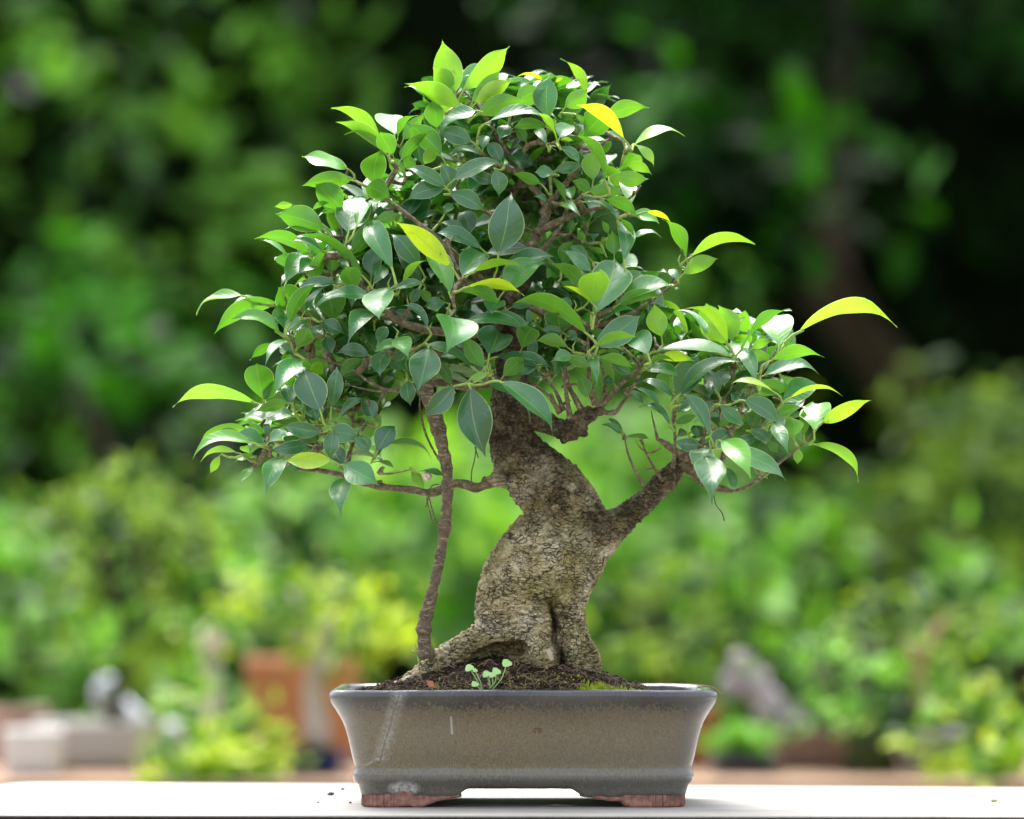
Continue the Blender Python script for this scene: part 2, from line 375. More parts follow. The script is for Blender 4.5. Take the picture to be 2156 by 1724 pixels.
BROWN = simple("brown_trunk_bark", (0.026, 0.019, 0.008), 0.9, 20, 0.4, 0.004, 0.2)
PALEB = simple("pale_trunk_bark", (0.42, 0.35, 0.29), 0.85, 25, 0.3, 0.003, 0.2)
DARKB = simple("dark_mossy_bark", (0.035, 0.045, 0.015), 0.9, 25, 0.4, 0.003, 0.2)
HCORE = simple("hedge_shade_and_soil", (0.006, 0.010, 0.004), 0.95, 8, 0.5, 0.0, 0.0)  # near-black: painted shade inside the hedges; also the dark tray soil

def leafmesh(name, cen, size, mat, rng, up=0.6, parent=None, aspect=0.5, face=(0, -0.35, 0.5), bright=None, gap=-.06, fine=2.4):
    o2 = rng.uniform(0, 90, 3)             # holes where one looks into the shaded inside
    keep = np.array([noise.noise(Vector(c_ * (1.1 / (size * fine)) + o2)) > gap for c_ in cen]); cen = cen[keep]
    n = len(cen); nrm = rng.normal(size=(n, 3)) * (1 - up) + np.array(face) * (up * 2)
    nrm /= np.linalg.norm(nrm, axis=1)[:, None]
    a = rng.normal(size=(n, 3)); a -= (a * nrm).sum(1)[:, None] * nrm; a /= np.linalg.norm(a, axis=1)[:, None]
    b = np.cross(nrm, a); L = (size * rng.uniform(0.65, 1.2, n))[:, None]; W = L * aspect
    pts = [cen - a*L*.5, cen - a*L*.15 + b*W*.42 + nrm*L*.05, cen + a*L*.2 + b*W*.42 + nrm*L*.04, cen + a*L*.5 - nrm*L*.08,
           cen + a*L*.2 - b*W*.42 + nrm*L*.04, cen - a*L*.15 - b*W*.42 + nrm*L*.05]
    V = np.stack(pts, 1).reshape(-1, 3)
    i0 = np.arange(n) * 6
    F = np.concatenate([np.stack([i0, i0+1, i0+2, i0+3], 1), np.stack([i0, i0+3, i0+4, i0+5], 1)])
    me = bpy.data.meshes.new(name); me.vertices.add(len(V)); me.vertices.foreach_set("co", V.ravel())
    me.loops.add(F.size); me.loops.foreach_set("vertex_index", F.ravel().astype(np.int32))
    me.polygons.add(len(F)); me.polygons.foreach_set("loop_start", (np.arange(len(F)) * 4).astype(np.int32))
    me.update(calc_edges=True)
    ca = me.color_attributes.new("tint", 'FLOAT_COLOR', 'POINT')
    if bright is None:                     # lighter and darker leaf tones come in patches
        o_ = rng.uniform(0, 90, 3); fq = 1 / (size * fine)
        pn = np.array([noise.noise(Vector(c_ * fq + o_)) for c_ in cen])
        tv = np.clip(.40 + 1.9 * pn + rng.normal(0, .20, n), 0, 1)
    else: tv = np.clip(bright + rng.normal(0, .18, n), 0, 1)
    col = np.zeros((n, 6, 4), np.float32); col[:, :, 0] = tv[:, None]; col[:, :, 3] = 1
    ca.data.foreach_set("color", col.ravel())
    return link(name, me, mat, parent)

def clumps(rng, cen, rad, nclump, nper, cr, shell=0.55):
    """leaf centres in clumps scattered through an ellipsoid, most of them near its surface"""
    d = rng.normal(size=(nclump, 3)); d /= np.linalg.norm(d, axis=1)[:, None]
    r = shell + (1 - shell) * rng.uniform(0, 1, nclump) ** 0.6
    cc = np.array(cen) + d * r[:, None] * np.array(rad)
    p = cc[:, None, :] + rng.normal(size=(nclump, nper, 3)) * cr * np.array([1, 1, 0.7])
    return p.reshape(-1, 3)

def crown_tree(name, label, cat, base, crowns, size, mat, seed, trunk=None, tmat=None, trad=0.05, group=None, per=26, dens=1.0, up=0.55, aspect=0.5, cr=None):
    rng = np.random.default_rng(seed)
    root = empty(name, base, label, cat, group)
    tops = []
    pts = []
    for (c, rx, ry, rz) in crowns:
        k = max(6, int(dens * 60 * (rx * rz) / (size * size * 14)))
        pts.append(clumps(rng, c, (rx, ry, rz), min(k, 260), per, cr if cr else size * 1.1)); tops.append(Vector(c))
    leafmesh("foliage", np.concatenate(pts), size, mat, rng, up, root, aspect)
    m_ = MB(); b0 = Vector(base)
    mid = trunk if trunk else []
    spine = [b0] + [Vector(q) for q in mid]
    if not mid: spine.append(b0.lerp(tops[0], 0.7))
    m_.tube(spine, [trad * (1 - 0.45 * i / (len(spine) - 1)) for i in range(len(spine))], 10)
    m_.build("trunk", tmat or BROWN, root)
    for c in tops:
        m2 = MB(); s0 = spine[-1]
        mm = s0.lerp(c, 0.5) + Vector((0, 0, -0.04 * (c - s0).length))
        m2.tube([s0, mm, c], [trad * .5, trad * .35, trad * .15], 6)
        m2.build("limb", tmat or BROWN, root)
    return root

# tall clipped laurel hedge across the back (left two thirds)
rng = np.random.default_rng(11)
root = empty("laurel_hedge", (-1.4, 7.9, 0), "tall dark laurel hedge with big glossy leaves filling the left background", "hedge")
def hedge_pts(rng, n, x0, x1, z0, z1, y0, rough_):
    x = rng.uniform(x0, x1, n); z = rng.uniform(z0, z1, n)
    off = np.array([noise.noise(Vector((a * 1.3, b_ * 1.3, 3.1))) for a, b_ in zip(x, z)])
    return np.stack([x, y0 - off * rough_ + rng.uniform(0, .35, n) + 0.10 * z, z], 1)
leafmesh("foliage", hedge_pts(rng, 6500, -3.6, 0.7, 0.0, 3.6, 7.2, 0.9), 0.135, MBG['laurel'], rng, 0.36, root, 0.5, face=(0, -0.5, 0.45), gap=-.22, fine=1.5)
m_ = MB(); m_.box((-3.7, 7.85, 0.0), (0.95, 8.7, 3.7)); m_.build("shade_core", HCORE, root, False)  # solid box; its near-black colour stands in for shade between the leaves
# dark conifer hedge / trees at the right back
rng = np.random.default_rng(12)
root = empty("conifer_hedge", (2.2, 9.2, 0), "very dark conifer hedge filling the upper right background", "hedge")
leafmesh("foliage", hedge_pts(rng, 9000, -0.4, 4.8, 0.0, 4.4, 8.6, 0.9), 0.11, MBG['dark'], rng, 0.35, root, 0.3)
m_ = MB(); m_.box((-0.4, 9.4, 0.0), (4.9, 10.2, 4.5)); m_.build("shade_core", HCORE, root, False)  # near-black box again, painting the depth behind the conifer leaves as shade
# tall trees added above the view; their crowns shade the hedge tops
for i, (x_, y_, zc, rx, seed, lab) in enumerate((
                                (1.3, 8.6, 4.7, 1.7, 32, "broad dark tree crown added out of view to shade the middle of the hedges"),
                                (3.4, 8.2, 4.5, 2.2, 33, "broad dark tree crown added out of view to shade the conifer hedge at upper right"))):
    crown_tree("added_shade_tree", lab, "tree", (x_, 9.95, 0), [((x_, y_, zc), rx, 2.6, 1.15), ((x_ + .5, y_ - 1.0, zc + .5), rx * .8, 1.8, .9)], 0.16, MBG['dark'], seed,
               trunk=[(x_, 9.9, 2.2), (x_, 9.4, 3.6)], trad=0.12, group="added trees shading the hedges", per=22, cr=0.2)

def B(dx, dy, Y): return tuple(P(dx, dy, Y))
def crownpx(dx, dy, Y, rxp, rzp, ry):            # crown given by its place and size as seen
    k = S * (D + Y) / D
    return (B(dx, dy, Y), rxp * k, ry, rzp * k)
# middle distance shrubs standing on the ground
def shrub(label, Y, gx_, crowns, size, mat, seed, name="garden_shrub", **kw):
    k = S * (D + Y) / D
    return crown_tree(name, label, "shrub", ((gx_ - 1078) * k, Y, 0), [crownpx(a, b_, Y + dy_, c_, d_, e_) for (a, b_, c_, d_, e_, dy_) in crowns], size, mat, seed, **kw)
shrub("bright green leafy branch cluster glowing in front of the dark conifers", 5.6, 1750,
      [(1500, 330, 130, 45, .25, 0), (1370, 290, 50, 40, .2, .1), (1640, 370, 110, 45, .25, .1), (1480, 430, 90, 35, .2, 0)], 0.13, MBG['deep'], 41, name="young_tree", trad=0.03, dens=0.35,
      trunk=[B(1950, 900, 5.9), B(1800, 620, 5.8), B(1680, 430, 5.7)])
shrub("lime green shrub directly behind the bonsai trunk", 4.9, 1150, [(1000, 1060, 150, 130, .4, 0), (1240, 1060, 170, 160, .4, 0), (1100, 1230, 230, 90, .4, 0)], 0.085, MBG['lime'], 42, dens=1.6)
shrub("bright green shrub right of the bonsai trunk with dark gaps", 5.2, 1480, [(1470, 1010, 140, 120, .4, 0), (1400, 1190, 150, 110, .4, 0)], 0.085, MBG['lime'], 43, dens=1.0)
shrub("mid green shrub behind the right end of the main pot", 4.6, 1650, [(1600, 1180, 130, 120, .35, 0), (1560, 1330, 120, 80, .3, 0)], 0.08, MBG['mid'], 44, dens=1.0)
shrub("tall feathery green shrub at the right edge", 5.0, 2050, [(2040, 930, 150, 120, .4, .2), (1900, 1100, 130, 110, .4, 0), (2100, 1150, 140, 150, .4, 0)], 0.07, MBG['olive'], 45, dens=1.0)
shrub("yellowish green shrub low at the right behind the pots", 4.0, 2000, [(1930, 1330, 130, 100, .3, 0), (2120, 1330, 110, 120, .3, 0)], 0.07, MBG['mid'], 46, dens=1.1)
shrub("pale green glossy shrub at the left below the hedge", 5.6, 300, [(330, 760, 150, 120, .4, 0), (130, 720, 130, 90, .4, .3), (430, 920, 130, 100, .4, 0)], 0.13, MBG['deep'], 47, dens=0.75)
shrub("light green shrub left of the prop root", 5.0, 640, [(600, 1000, 150, 90, .4, 0), (640, 1180, 130, 80, .4, 0), (840, 1150, 90, 110, .3, 0)], 0.09, MBG['mid'], 48, dens=0.8)
shrub("dense green shrub low at the far left", 4.4, 100, [(90, 1350, 170, 110, .35, 0), (300, 1400, 130, 80, .35, 0), (20, 1190, 90, 90, .3, 0)], 0.08, MBG['mid'], 49, dens=1.0)
# leaning brown trunk in the dark at the right
root = empty("leaning_tree", B(2150, 1950, 7.0)[:2] + (0,), "brown leaning tree trunk in the shade at the right", "tree")
m_ = MB(); m_.tube([(root.location.x, 7.0, 0), B(2030, 1000, 6.8), B(1900, 820, 6.7), B(1740, 620, 6.6), B(1760, 300, 7.6), B(1790, -200, 8.6)], [.11, .09, .08, .065, .045, .035], 12); m_.build("trunk", BROWN, root)
rng = np.random.default_rng(5)
leafmesh("crown", clumps(rng, B(1800, -150, 7.0), (1.0, .6, .5), 60, 24, .14), 0.12, MBG['dark'], rng, 0.5, root)

# ------------------------------------------------------------------ display bench with other plants behind the table
WOODB = simple("sun_bleached_bench_wood", (0.27, 0.175, 0.115), 0.8, 12, 0.2, 0.002, 0.3)
BZ = 0.66
root = empty("display_bench", (0, 2.65, 0), "long sun bleached wooden bench carrying pots behind the white table", "bench")
m_ = MB()
for j in range(5): m_.box((-2.2, 2.2 + j * .165, BZ - .035), (2.4, 2.2 + j * .165 + .155, BZ))
m_.build("seat_board", WOODB, root, False)
for x_ in (-1.9, -.6, .7, 2.1):
    for y_ in (2.26, 2.92):
        m_ = MB(); m_.box((x_, y_, 0), (x_ + .08, y_ + .08, BZ - .035)); m_.build("leg", WOODB, root, False)

def bx_at(dx, Y): return (dx - 1078) * S * (D + Y) / D
def potrect(root, name, cx, Y, z0, hw, hd, h, mat, flare=1.12):
    prof = [(0, .90/flare), (0.06, .97/flare), (0.5, 1.0), (0.82, 1.0*flare*.97), (0.88, flare), (1.0, flare), (1.0, flare*.9), (0.8, flare*.86)]
    V = []; F = []; n = 32
    for zz, q in prof:
        for k in range(n):
            g = 2 * math.pi * k / n; cx_, sx_ = math.cos(g), math.sin(g)
            e = 0.35
            V.append((cx + hw*q*math.copysign(abs(cx_)**e, cx_), Y + hd*q*math.copysign(abs(sx_)**e, sx_), z0 + zz*h))
    for i in range(len(prof) - 1):
        for k in range(n): F.append((i*n+k, i*n+(k+1) % n, (i+1)*n+(k+1) % n, (i+1)*n+k))
    F.append(tuple(reversed(range(n)))); F.append(tuple((len(prof)-1)*n+k for k in range(n)))
    m_ = MB(); m_.add(V, F); return m_.build(name, mat, root)
def potround(root, name, cx, Y, z0, r, h, mat):
    m_ = MB(); m_.lathe((cx, Y, z0), [(r*.7, 0), (r*.78, h*.2), (r*.93, h*.8), (r*1.0, h*.82), (r*1.02, h), (r*.9, h), (r*.88, h*.85)], 28)
    return m_.build(name, mat, root)
TERRA = simple("terracotta", (0.40, 0.165, 0.060), 0.75, 9, 0.2)
CONC = simple("pale_concrete", (0.40, 0.38, 0.35), 0.85, 14, 0.1)
WHITEC = simple("white_painted_planter", (0.56, 0.55, 0.53), 0.6, 10, 0.06)
BLUEG = simple("dark_blue_glaze", (0.02, 0.03, 0.14), 0.3, 10, 0.2)
LAVG = simple("lavender_grey_glaze", (0.36, 0.36, 0.42), 0.4, 10, 0.12)
PINKB = simple("pinkish_brown_clay", (0.34, 0.22, 0.18), 0.7, 10, 0.2)
DKTRAY = simple("dark_plastic_tray", (0.03, 0.035, 0.045), 0.5, 10, 0.2)
ROCK = simple("grey_lilac_rock", (0.36, 0.33, 0.35), 0.9, 16, 0.35, 0.006)
WHITEP = simple("white_plastic", (0.52, 0.55, 0.63), 0.35, 6, 0.04)

def tray_thing(name, label, cat, dx, Y, wpx, hpx, mat, hd=.12, round_=False, z0=BZ, group=None):
    k = S * (D + Y) / D; cx = bx_at(dx, Y)
    r = empty(name, (cx, Y, z0), label, cat, group)
    (potround(r, "bowl", cx, Y, z0, wpx*k/2, hpx*k, mat) if round_ else potrect(r, "bowl", cx, Y, z0, wpx*k/2/1.12, hd, hpx*k, mat))
    m_ = MB(); m_.ball((cx, Y, z0 + hpx*k*.82), 1, wpx*k*.42, hd*.85 if not round_ else wpx*k*.42, .02, 14, 6, jit=.1); m_.build("soil", HCORE, r)
    return r
# left
r = empty("concrete_planter", (bx_at(205, 2.7), 2.7, BZ), "long pale grey concrete planter on the bench at the left", "planter")
potrect(r, "bowl", bx_at(205, 2.7), 2.7, BZ, 120*S*6.45/D, .13, 100*S*6.45/D, CONC, 1.03)
r = empty("white_planter", (bx_at(70, 2.45), 2.45, BZ), "small white square planter in front of the concrete planter", "planter")
potrect(r, "bowl", bx_at(70, 2.45), 2.45, BZ, 58*S*6.2/D, .06, 98*S*6.2/D, WHITEC, 1.03)
r = empty("watering_can", (bx_at(380, 2.95), 2.95, BZ), "white watering can with round rose on a slanting spout above the concrete planter", "watering can")
kk = S * 6.7 / D
m_ = MB(); m_.lathe((bx_at(345, 2.95), 2.95, BZ), [(.038, 0), (.04, .01), (.04, .05), (.035, .065), (.02, .07)], 24); m_.build("body", WHITEP, r)
m_ = MB(); m_.tube([B(345, 1580, 2.95), B(300, 1530, 2.95), B(250, 1475, 2.95)], [.020, .020, .014], 10); m_.build("spout", WHITEP, r)
m_ = MB(); m_.ball(B(230, 1460, 2.94), 36*kk, 1, .6, 1.05, 16, 10); m_.build("rose", WHITEP, r)
crown_tree("bonsai_tree", "round yellowish green bonsai behind the concrete planter at the left", "bonsai", (bx_at(250, 2.8), 2.8, BZ + .05),
           [crownpx(150, 1090, 2.85, 100, 55, .16), crownpx(330, 1110, 2.8, 110, 70, .16), crownpx(240, 1030, 2.85, 110, 50, .15), crownpx(220, 1220, 2.85, 150, 50, .15), crownpx(280, 1370, 2.8, 120, 60, .14)],
           0.035, MBG['olive'], 61, trunk=[B(240, 1480, 2.8), B(280, 1350, 2.8), B(230, 1220, 2.8)], trad=.016, per=30, dens=0.55, group="bonsai trees behind on the bench")
shrub("low yellow green bush between the concrete planter and the terracotta box", 2.35, 450, [(400, 1600, 90, 50, .12, 0), (500, 1580, 90, 60, .12, 0), (460, 1650, 130, 50, .12, 0)], 0.04, MBG['yellow'], 62, dens=1.2, trad=.015)
shrub("fresh green shrub beside the cream stone post", 3.3, 420, [(560, 1260, 60, 50, .12, 0), (420, 1440, 110, 70, .2, 0)], 0.05, MBG['mid'], 63, trad=.02, dens=.9)
# cream stone post
r = empty("stone_post", (bx_at(445, 3.2), 3.2, 0), "small cream stone post with a pointed top among green leaves", "stone post")
m_ = MB(); kk = S*6.95/D; cx = bx_at(447, 3.2); m_.lathe((cx, 3.2, 0), [(.03, 0), (.03, .55), (.012, .60), (.012, B(0, 1390, 3.2)[2])], 12); m_.build("shaft", simple("cream_stone", (0.55, 0.48, 0.38), .85, 20, .1), r)
m_ = MB(); m_.lathe((cx, 3.2, B(0, 1390, 3.2)[2]), [(.018, 0), (.024, .03), (.020, .055), (.008, .07)], 12); m_.build("cap", simple("cream_stone_cap", (0.62, 0.54, 0.44), .85, 20, .1), r)
# orange terracotta box with pale trunked lime bonsai in a blue tray before it
r = empty("terracotta_box", (bx_at(625, 2.93), 2.93, BZ), "large square orange terracotta box behind the pale trunked bonsai", "planter")
potrect(r, "bowl", bx_at(640, 2.85), 2.85, BZ, 118*S*6.6/D, .10, 225*S*6.6/D, TERRA, 1.02)
tray_thing("bonsai_pot", "low dark blue glazed tray in front of the orange terracotta box", "pot", 665, 2.5, 130, 42, BLUEG, .08)
crown_tree("bonsai_tree", "lime green bonsai with a pale straight trunk in the dark blue tray", "bonsai", (bx_at(665, 2.5), 2.5, BZ + .03),
           [crownpx(610, 1240, 2.5, 80, 28, .1), crownpx(700, 1290, 2.5, 90, 36, .12), crownpx(560, 1320, 2.5, 60, 24, .08), crownpx(790, 1350, 2.5, 60, 26, .08)],
           0.035, MBG['yellow'], 64, trunk=[B(670, 1540, 2.5), B(660, 1440, 2.5), B(680, 1350, 2.5)], tmat=PALEB, trad=.024, per=28, dens=.6, group="bonsai trees behind on the bench")
# right side
tray_thing("terracotta_pot", "round orange terracotta pot just behind the right end of the main pot", "pot", 1440, 2.75, 150, 130, TERRA, round_=True)
crown_tree("bonsai_tree", "olive bonsai with flat layered pads right of the main trunk", "bonsai", (bx_at(1440, 2.75), 2.75, BZ + .08),
           [crownpx(1330, 1260, 2.7, 90, 24, .1), crownpx(1420, 1300, 2.75, 110, 26, .12), crownpx(1300, 1350, 2.7, 80, 26, .1), crownpx(1440, 1370, 2.7, 100, 24, .12), crownpx(1390, 1215, 2.75, 60, 20, .09)],
           0.028, MBG['olive'], 65, trunk=[B(1420, 1450, 2.75), B(1380, 1370, 2.75), B(1400, 1290, 2.75)], tmat=DARKB, trad=.022, per=26, dens=.8, group="bonsai trees behind on the bench")
tray_thing("plant_tray", "dark shallow tray holding a low green cushion plant", "tray", 1565, 2.5, 150, 36, DKTRAY, .08)
rng = np.random.default_rng(8)
r = empty("cushion_plant", (bx_at(1555, 2.5), 2.5, BZ + .03), "low fresh green cushion plant in the dark tray", "plant")
leafmesh("foliage", clumps(rng, B(1560, 1560, 2.5), (.055, .05, .022), 26, 26, .012), .022, MBG['mid'], rng, .6, r, bright=.9)
tray_thing("bonsai_pot", "shallow pinkish brown clay pot between the cushion plant and dark trunk", "pot", 1705, 2.7, 210, 85, PINKB, .1)
r = empty("rock", (bx_at(1640, 2.72), 2.72, BZ + .08), "jagged lilac grey rock leaning in the pinkish brown pot", "rock")
m_ = MB()
for i, (a, b_, q) in enumerate(((1560, 1400, 26), (1590, 1440, 34), (1620, 1490, 36), (1660, 1530, 38), (1690, 1560, 40), (1540, 1440, 24))):
    m_.ball(B(a, b_, 2.72), q*S*6.4/D, 1, .9, 1.2, 9, 7, jit=.35, seed=i)
m_.build("stone", ROCK, r, False)
crown_tree("bonsai_tree", "flat topped green bonsai on a thick dark mossy trunk", "bonsai", (bx_at(1835, 2.5), 2.5, BZ),
           [crownpx(1740, 1480, 2.5, 110, 22, .1), crownpx(1860, 1500, 2.5, 90, 24, .1), crownpx(1700, 1400, 2.55, 90, 35, .1), crownpx(1800, 1440, 2.5, 80, 30, .1)],
           0.028, MBG['mid'], 66, trunk=[B(1830, 1570, 2.5), B(1820, 1520, 2.5)], tmat=DARKB, trad=.05, per=28, dens=.9, group="bonsai trees behind on the bench")
tray_thing("bonsai_pot", "lavender grey glazed pot right of the dark mossy trunk", "pot", 1950, 2.6, 150, 85, LAVG, .1)
crown_tree("bonsai_tree", "bonsai with a reddish brown slanting stem in the lavender grey pot", "bonsai", (bx_at(1940, 2.6), 2.6, BZ + .05),
           [crownpx(1900, 1330, 2.65, 90, 40, .12), crownpx(1990, 1290, 2.65, 90, 50, .12)], 0.035, MBG['olive'], 67,
           trunk=[B(1950, 1500, 2.6), B(1930, 1400, 2.6)], tmat=simple("reddish_bark", (.24, .12, .07), .9, 20, .3), trad=.02, per=26, dens=.7, group="bonsai trees behind on the bench")
shrub("golden yellow shrub at the lower right corner", 2.35, 2080, [(2060, 1520, 90, 60, .14, 0), (2130, 1580, 90, 70, .14, 0), (2050, 1620, 100, 50, .12, 0)], 0.042, MBG['yellow'], 68, dens=1.0, trad=.015)
tray_thing("terracotta_pot", "squat brown clay pot at the far left edge behind the white planter", "pot", 30, 2.85, 150, 120, PINKB, round_=True)

# ------------------------------------------------------------------ white table
TZ = 0.75
root = empty("garden_table", (0, 0, 0), "white weathered plank table under the bonsai", "table")
def prism(pts, z0, z1):
    n = len(pts); m_ = MB()
    m_.add([(x_, y_, z0) for x_, y_ in pts] + [(x_, y_, z1) for x_, y_ in pts],
           [tuple(reversed(range(n))), tuple(range(n, 2*n))] + [(i, (i+1) % n, n+(i+1) % n, n+i) for i in range(n)]); return m_
xs = np.linspace(-0.56, 1.35, 60)
fr = lambda x_: -0.228 - 0.026 * x_ + 0.0006 * noise.noise(Vector((x_ * 30, 0, 0)))
bk = lambda x_: 0.335 - 0.105 * x_
outline = [(x_, fr(x_)) for x_ in xs] + [(1.35, bk(1.35))] + [(-0.49, bk(-0.49)), (-0.52, bk(-.52) - .008), (-0.538, .36), (-0.548, .30), (-0.56, 0.0)]
o = prism(outline, TZ - .0012, TZ).build("tabletop", TABLE, root, False)
ins = [(x_, fr(x_) + .002 + .0012 * noise.noise(Vector((x_ * 90, 5, 0)))) for x_ in xs] + [(1.345, bk(1.345) - .003), (-0.49, bk(-0.49) - .003), (-0.517, bk(-.52) - .012), (-0.535, .355), (-0.545, .30), (-0.555, 0.0)]
prism(ins, TZ - .030, TZ - .0012).build("edge_board", EDGEW, root, False)
for x_, y_ in ((-.5, -.17), (1.25, -.22), (-.47, .30), (1.25, .12)):
    m_ = MB(); m_.box((x_, y_, 0), (x_ + .06, y_ + .06, TZ - .03)); m_.build("leg", EDGEW, root, False)

# ------------------------------------------------------------------ the pot
PX, PY = 0.0108, 0.0
pot = empty("bonsai_pot", (PX, PY, TZ), "rectangular olive grey glazed bonsai pot with dark rim and raw clay feet", "pot")
def perim(hw, hd, r, n=260):
    """rounded rectangle sampled evenly by arc length; first point at the middle of the front"""
    r = min(r, hd * .9); pts = []
    segs = [((0, -hd), (hw - r, -hd)), ('a', hw - r, -hd + r, -90), ((hw, -hd + r), (hw, hd - r)), ('a', hw - r, hd - r, 0),
            ((hw - r, hd), (-hw + r, hd)), ('a', -hw + r, hd - r, 90), ((-hw, hd - r), (-hw, -hd + r)), ('a', -hw + r, -hd + r, 180), ((-hw + r, -hd), (0, -hd))]
    counts = [100, 8, 24, 8, 200, 8, 24, 8, 100]
    for sg, c in zip(segs, counts):
        for i in range(c):
            f = i / c
            if sg[0] == 'a':
                a = math.radians(sg[3] + 90 * f); pts.append((sg[1] + r * math.cos(a), sg[2] + r * math.sin(a)))
            else: pts.append((sg[0][0] + (sg[1][0] - sg[0][0]) * f, sg[0][1] + (sg[1][1] - sg[0][1]) * f))
    return pts
hdoff = 0.062
prof = [(.0215, .1578), (.0245, .1612), (.0285, .1626), (.0325, .1622), (.0365, .1610), (.041, .1613), (.047, .1630), (.0585, .1655), (.066, .1672), (.0743, .1694), (.081, .1719), (.086, .1743), (.092, .1777),
        (.097, .1808), (.100, .1826), (.103, .1838), (.106, .1843), (.109, .1840), (.1115, .1826), (.1123, .1806), (.1123, .1770), (.1110, .1745), (.108, .1730), (.098, .1720), (.085, .168)]
def zedge(x, y, hw, hd):
    """height of the lower edge of the glazed wall: apron arch in the middle, feet at the corners"""
    if abs(abs(y) - hd) < .03 and abs(x) < hw - .006:
        w_ = .0011 * noise.noise(Vector((x * 90, y * 9, 1)))
        ax = abs(x + .004)
        if ax < .047: return .0178 + .3 * w_
        if ax < .063:
            q_ = (ax - .047) / .016; return .0178 - .0072 * (q_ * q_ * (3 - 2 * q_)) + .3 * w_
        if y < 0 and abs(x + .1135) < .0065: return .0150 + w_
        if ax < .1: return .0104 + w_ * 1.4
        return .0118 + w_
    return .0115 + .0010 * noise.noise(Vector((y * 90, x * 9, 2)))
NPER = len(perim(.1, .05, .01)); V = []; F = []
foot_prof = [(0.0, .1557), (0.5, .1563)]
rings = []
base_pts = perim(.1556, .1556 - hdoff, .020)
ze = [zedge(x_, y_, .1556, .1556 - hdoff) for x_, y_ in base_pts]
inner = perim(.1476, .1476 - hdoff, .014); inner2 = perim(.140, .140 - hdoff, .010)
rings.append([(x_, y_, .0205) for x_, y_ in inner2])
rings.append([(x_, y_, .0200) for x_, y_ in inner])
rings.append([(x_, y_, z_ + .0004) for (x_, y_), z_ in zip(inner, ze)])
rings.append([(x_, y_, z_) for (x_, y_), z_ in zip(perim(.1546, .1546 - hdoff, .019), ze)])
rings.append([(x_, y_, z_ + .0012) for (x_, y_), z_ in zip(base_pts, ze)])
rings.append([(x_, y_, .5 * z_ + .5 * .0195) for (x_, y_), z_ in zip(perim(.1563, .1563 - hdoff, .020), ze)])
for z_, h in prof: rings.append([(x_, y_, z_) for x_, y_ in perim(h, h - hdoff, .020 if h < .17 else .024)])
Vv = [Vector((PX + a, PY + b_, TZ + c)) for rg in rings for a, b_, c in rg]
for i in range(len(rings) - 1):
    for k in range(NPER): F.append((i*NPER+k, i*NPER+(k+1) % NPER, (i+1)*NPER+(k+1) % NPER, (i+1)*NPER+k))
F.append(tuple(reversed(range(NPER))))
# slight hand-made waviness
Vw = []
for q in Vv:
    w_ = noise.noise(q * 14) * .0009 + noise.noise(q * 40) * .0003
    Vw.append(q + Vector((0, w_ * .8, w_ if q.z > TZ + .03 else 0)))
me = bpy.data.meshes.new("glazed_bowl"); me.from_pydata([tuple(q - pot.location) for q in Vw], [], F); me.update()
body = link("glazed_bowl", me, GLAZE); body.parent = pot
# raw clay feet (part of the pot): front left (chipped), front right, and the two at the back
def foot(a0, a1, side, low):
    pts = perim(.1549, .1549 - hdoff, .019); pin = perim(.1415, .1415 - hdoff, .011)
    idx = [i for i in range(NPER) if (pts[i][1] * side > -.0015) and a0 <= pts[i][0] <= a1]
    idx.sort(key=lambda i: (pts[i][0] if abs(pts[i][1]) > .1549 - hdoff - .001 else math.copysign(.2 - abs(pts[i][1]), pts[i][0]), ))
    m_ = MB(); rows = []
    for i in idx:
        x_, y_ = pts[i]; xi, yi = pin[i]; zt = zedge(x_, y_, .1549, .1549 - hdoff) + .0006; zb = low(x_) + .0004 * noise.noise(Vector((x_ * 200, y_ * 200, 0)))
        zb = max(0.0002, min(zb, zt - .0005)); xo, yo = (x_ * 1.0, y_ * 1.0)
        ins_ = .988
        rows.append([(xo * ins_, yo * ins_, zb), (xo, yo, zb + .0015 if zb + .0015 < zt else zt), (xo * .999, yo * .999, zt), (xi, yi, zt), (xi, yi, zb)])
    V_ = [(PX + a, PY + b_, TZ + c) for r_ in rows for a, b_, c in r_]; F_ = []
    for i in range(len(rows) - 1):
        for k in range(5): F_.append((i*5+k, (i+1)*5+k, (i+1)*5+(k+1) % 5, i*5+(k+1) % 5))
    F_.append((0, 1, 2, 3, 4)); F_.append(tuple((len(rows)-1)*5 + k for k in (4, 3, 2, 1, 0)))
    m_.add(V_, F_); o_ = m_.build("foot", CLAY, pot, False); return o_
def low_l(x_):
    q = x_ + .1135
    z_ = .0138 * math.exp(-(q / .0050) ** 4)
    if x_ > -.099: z_ = min(.0068, (x_ + .099) * .38)
    if x_ > -.083: z_ = .0060 + (x_ + .083) * .16
    return z_
def low_r(x_):
    if x_ < .083: return .0060 + (.083 - x_) * .16
    if x_ < .094: return .0058
    if x_ < .100: return .0058 * (.100 - x_) / .006
    return 0.0
foot(-.17, -.060, -1, low_l); foot(.055, .17, -1, low_r); foot(-.17, -.09, 1, lambda x_: 0.0); foot(.09, .17, 1, lambda x_: 0.0)

